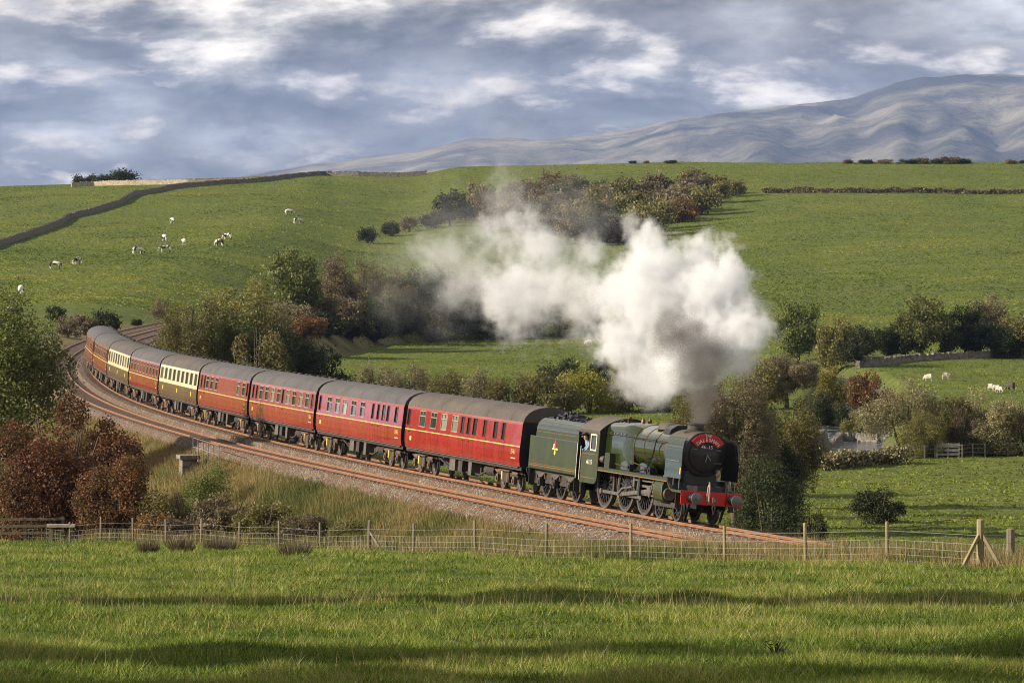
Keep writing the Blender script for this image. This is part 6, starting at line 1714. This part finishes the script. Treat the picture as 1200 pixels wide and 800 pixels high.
# ---------------------------------------------------------------- grass
def mat_blade(name, stops, trans=0.35):
    n = NT(name); t = n.attr('tint')
    col = n.ramp(t, stops)
    n.set('Base Color', col).set('Roughness', 0.6).set('Specular IOR Level', 0.25)
    tr = n.N.new('ShaderNodeBsdfTranslucent'); n.L.new(col, tr.inputs[0])
    mx = n.N.new('ShaderNodeMixShader'); mx.inputs[0].default_value = trans
    n.L.new(n.b.outputs[0], mx.inputs[1]); n.L.new(tr.outputs[0], mx.inputs[2]); n.L.new(mx.outputs[0], n.out.inputs['Surface'])
    return n.m
def blades(name, x, y, h, w, tint, mat, label, rg, lean=0.45):
    n = len(x); z = ground(x, y) - 0.02
    a = rg.uniform(0, 2 * math.pi, n); b = rg.uniform(0, 2 * math.pi, n)
    l = rg.uniform(0.05, lean, n) * h
    P = np.stack([x, y, z], -1)
    d = np.stack([np.cos(a), np.sin(a), 0 * a], -1) * (w / 2)[:, None]
    tip = P + np.stack([np.cos(b) * l, np.sin(b) * l, h], -1)
    V = np.stack([P - d, P + d, tip], 1).reshape(-1, 3)
    me = np_mesh(name, V, np.arange(3 * n).reshape(n, 3), mat, {'tint': np.repeat(tint, 3)})
    return tag(link_obj(name, me), label, kind="stuff")
def build_grass():
    rg = np.random.default_rng(77)
    # short grazed field in front of the fence; denser towards the photographer
    N = 560000
    y = 38.0 * (232 / 38.0) ** rg.random(N)
    x = rg.uniform(-0.125, 0.125, N) * y
    ok = (y < fence_y(x) - 0.3)
    x, y = x[ok], y[ok]; n = len(x)
    pat = fbm(x / 3.0, y / 4.0, 3, 51); pat2 = fbm(x / 0.8, y / 0.9, 2, 53)
    h = (0.05 + 0.07 * rg.random(n) + 0.12 * np.clip(pat + 0.05, 0, 1) + 0.20 * np.clip(pat2 - 0.05, 0, 1)) * (0.85 + y / 400)
    w = 0.009 + 0.00016 * y
    tint = np.clip(0.44 + pat * 0.6 + pat2 * 0.5 + rg.normal(size=n) * 0.27, 0, 1)
    green = mat_blade("field_grass_blades", [(0.0, (0.050, 0.088, 0.009)), (0.4, (0.122, 0.186, 0.019)), (0.72, (0.205, 0.255, 0.036)), (1.0, (0.390, 0.355, 0.120))])
    blades("grass", x, y, h, w, tint, green, "short green pasture grass in front of the wire fence", rg, 1.5)
    # long pale stalks in lines through the field and along the fence foot
    M = 4200
    y = np.concatenate([rg.normal(77, 1.6, M // 2), rg.uniform(42, 120, M // 2)]); x = rg.uniform(-0.125, 0.125, M) * y
    keep = fbm(x / 1.6, y / 1.6, 2, 57) > -0.05; x, y = x[keep], y[keep]; n = len(x)
    straw = mat_blade("straw_stalks", [(0.0, (0.12, 0.12, 0.035)), (0.5, (0.27, 0.22, 0.095)), (1.0, (0.46, 0.37, 0.20))])
    blades("grass_stalks", x, y, rg.uniform(0.22, 0.55, n), 0.005 + 0.00007 * y, rg.random(n), straw, "pale dry grass stalks standing in the field", rg, 0.7)
    # rough tall grass: fence foot, banks, verges
    N = 520000
    y = rg.uniform(122, 320, N); x = rg.uniform(-0.125, 0.125, N) * y
    d = track_d(x, y); e = np.where(d < 0, -4.9 - d, d - 3.0)
    fy = fence_y(x)
    near = (d < 0) & (y > fy - 1.2) & (e > -0.15); farb = (d > 0) & (e > 0.4) & (e < 9) & (y < 250)
    ok = near | farb
    x, y, e, d = x[ok], y[ok], e[ok], d[ok]; n = len(x)
    ys_ = rg.uniform(150, 330, 70000); es_ = rg.uniform(-0.2, 2.6, 70000); ds_ = -4.9 - es_
    xs_ = track_x(ys_) + ds_ * np.sqrt(1 + track_dx(ys_) ** 2)
    k_ = (np.abs(xs_ / ys_) < 0.125) & (ys_ > fence_y(xs_))
    x = np.concatenate([x, xs_[k_]]); y = np.concatenate([y, ys_[k_]]); e = np.concatenate([e, es_[k_]]); n = len(x)
    pat = fbm(x / 4.0, y / 5.0, 3, 61); pat2 = fbm(x / 1.1, y / 1.2, 2, 63)
    h = (0.36 + 0.34 * rg.random(n) + 0.42 * np.clip(pat2 + 0.1, 0, 1)) * (0.35 + 0.65 * np.clip(e / 1.6, 0, 1))
    h = np.where(y < fence_y(x) + 0.5, h * 0.55, h)
    tint = np.clip(0.50 + pat * 0.75 + pat2 * 0.35 + rg.normal(size=n) * 0.18, 0, 1)
    rough = mat_blade("rough_grass_blades", [(0.0, (0.060, 0.080, 0.020)), (0.3, (0.130, 0.140, 0.036)), (0.55, (0.240, 0.200, 0.075)), (0.8, (0.350, 0.280, 0.130)), (1.0, (0.26, 0.155, 0.075))])
    blades("rough_grass", x, y, h, 0.012 + 0.00016 * y, tint, rough, "tall straw coloured grass on the railway banks", rg, 0.6)
build_grass()
def build_far_grass():
    rg = np.random.default_rng(91)
    mat = mat_blade("hill_grass_tufts", [(0.0, (0.052, 0.086, 0.007)), (0.45, (0.125, 0.178, 0.014)), (0.8, (0.195, 0.228, 0.026)), (1.0, (0.250, 0.245, 0.050))])
    def scatter(name, n, y0, y1, a0, a1, sx, h0, label, cond=None, k=71, grain=0.26, top=1.0):
        y = rg.uniform(y0 ** 0.5, y1 ** 0.5, n) ** 2; x = rg.uniform(a0, a1, n) * y
        if cond is not None:
            ok = cond(x, y); x, y = x[ok], y[ok]
        n = len(x)
        pat = fbm(x / 5.0, y / 9.0, 3, k); pt2 = fbm(x / 16.0, y / 40.0, 4, k + 1) + 0.12 * np.sin(y / 4.5 + 7 * fbm(x / 40.0, y / 60.0, 3, k + 2))
        tint = np.clip(0.46 + pat * 0.45 + pt2 * 1.0 + rg.normal(size=n) * grain, 0, top)
        h = h0 * (0.35 + 0.9 * rg.random(n) ** 2 + 0.9 * np.clip(pat, 0, 1))
        blades(name, x, y, h, sx * rg.uniform(0.6, 1.4, n), tint, mat, label, rg, 0.8)
    scatter("hill_grass", 330000, 600, 1302, -0.122, 0.122, 0.50, 0.13, "tussocky pasture grass over the far hillside", lambda x, y: (np.abs(track_d(x, y)) > 9) | (y > 650))
    scatter("meadow_grass", 130000, 250, 640, -0.085, 0.122, 0.22, 0.13, "short grass of the meadows behind the train", lambda x, y: (track_d(x, y) > 13) & (river_d(x, y) > 5), 71, 0.14, 0.74)
build_far_grass()

# ---------------------------------------------------------------- the air
def build_haze():
    n = NT("hazy_air"); n.N.remove(n.b)
    pv = n.N.new('ShaderNodeVolumePrincipled')
    pv.inputs['Color'].default_value = (0.38, 0.55, 1.0, 1); pv.inputs['Density'].default_value = 0.000027; pv.inputs['Anisotropy'].default_value = 0.2
    n.L.new(pv.outputs[0], n.out.inputs['Volume'])
    m = MB().box(-8200, 9200, -400, 26500, -90, 720)
    o = m.build("haze", n.m, None, None)
    tag(o, "thin blue autumn haze over the valley", kind="stuff")
build_haze()
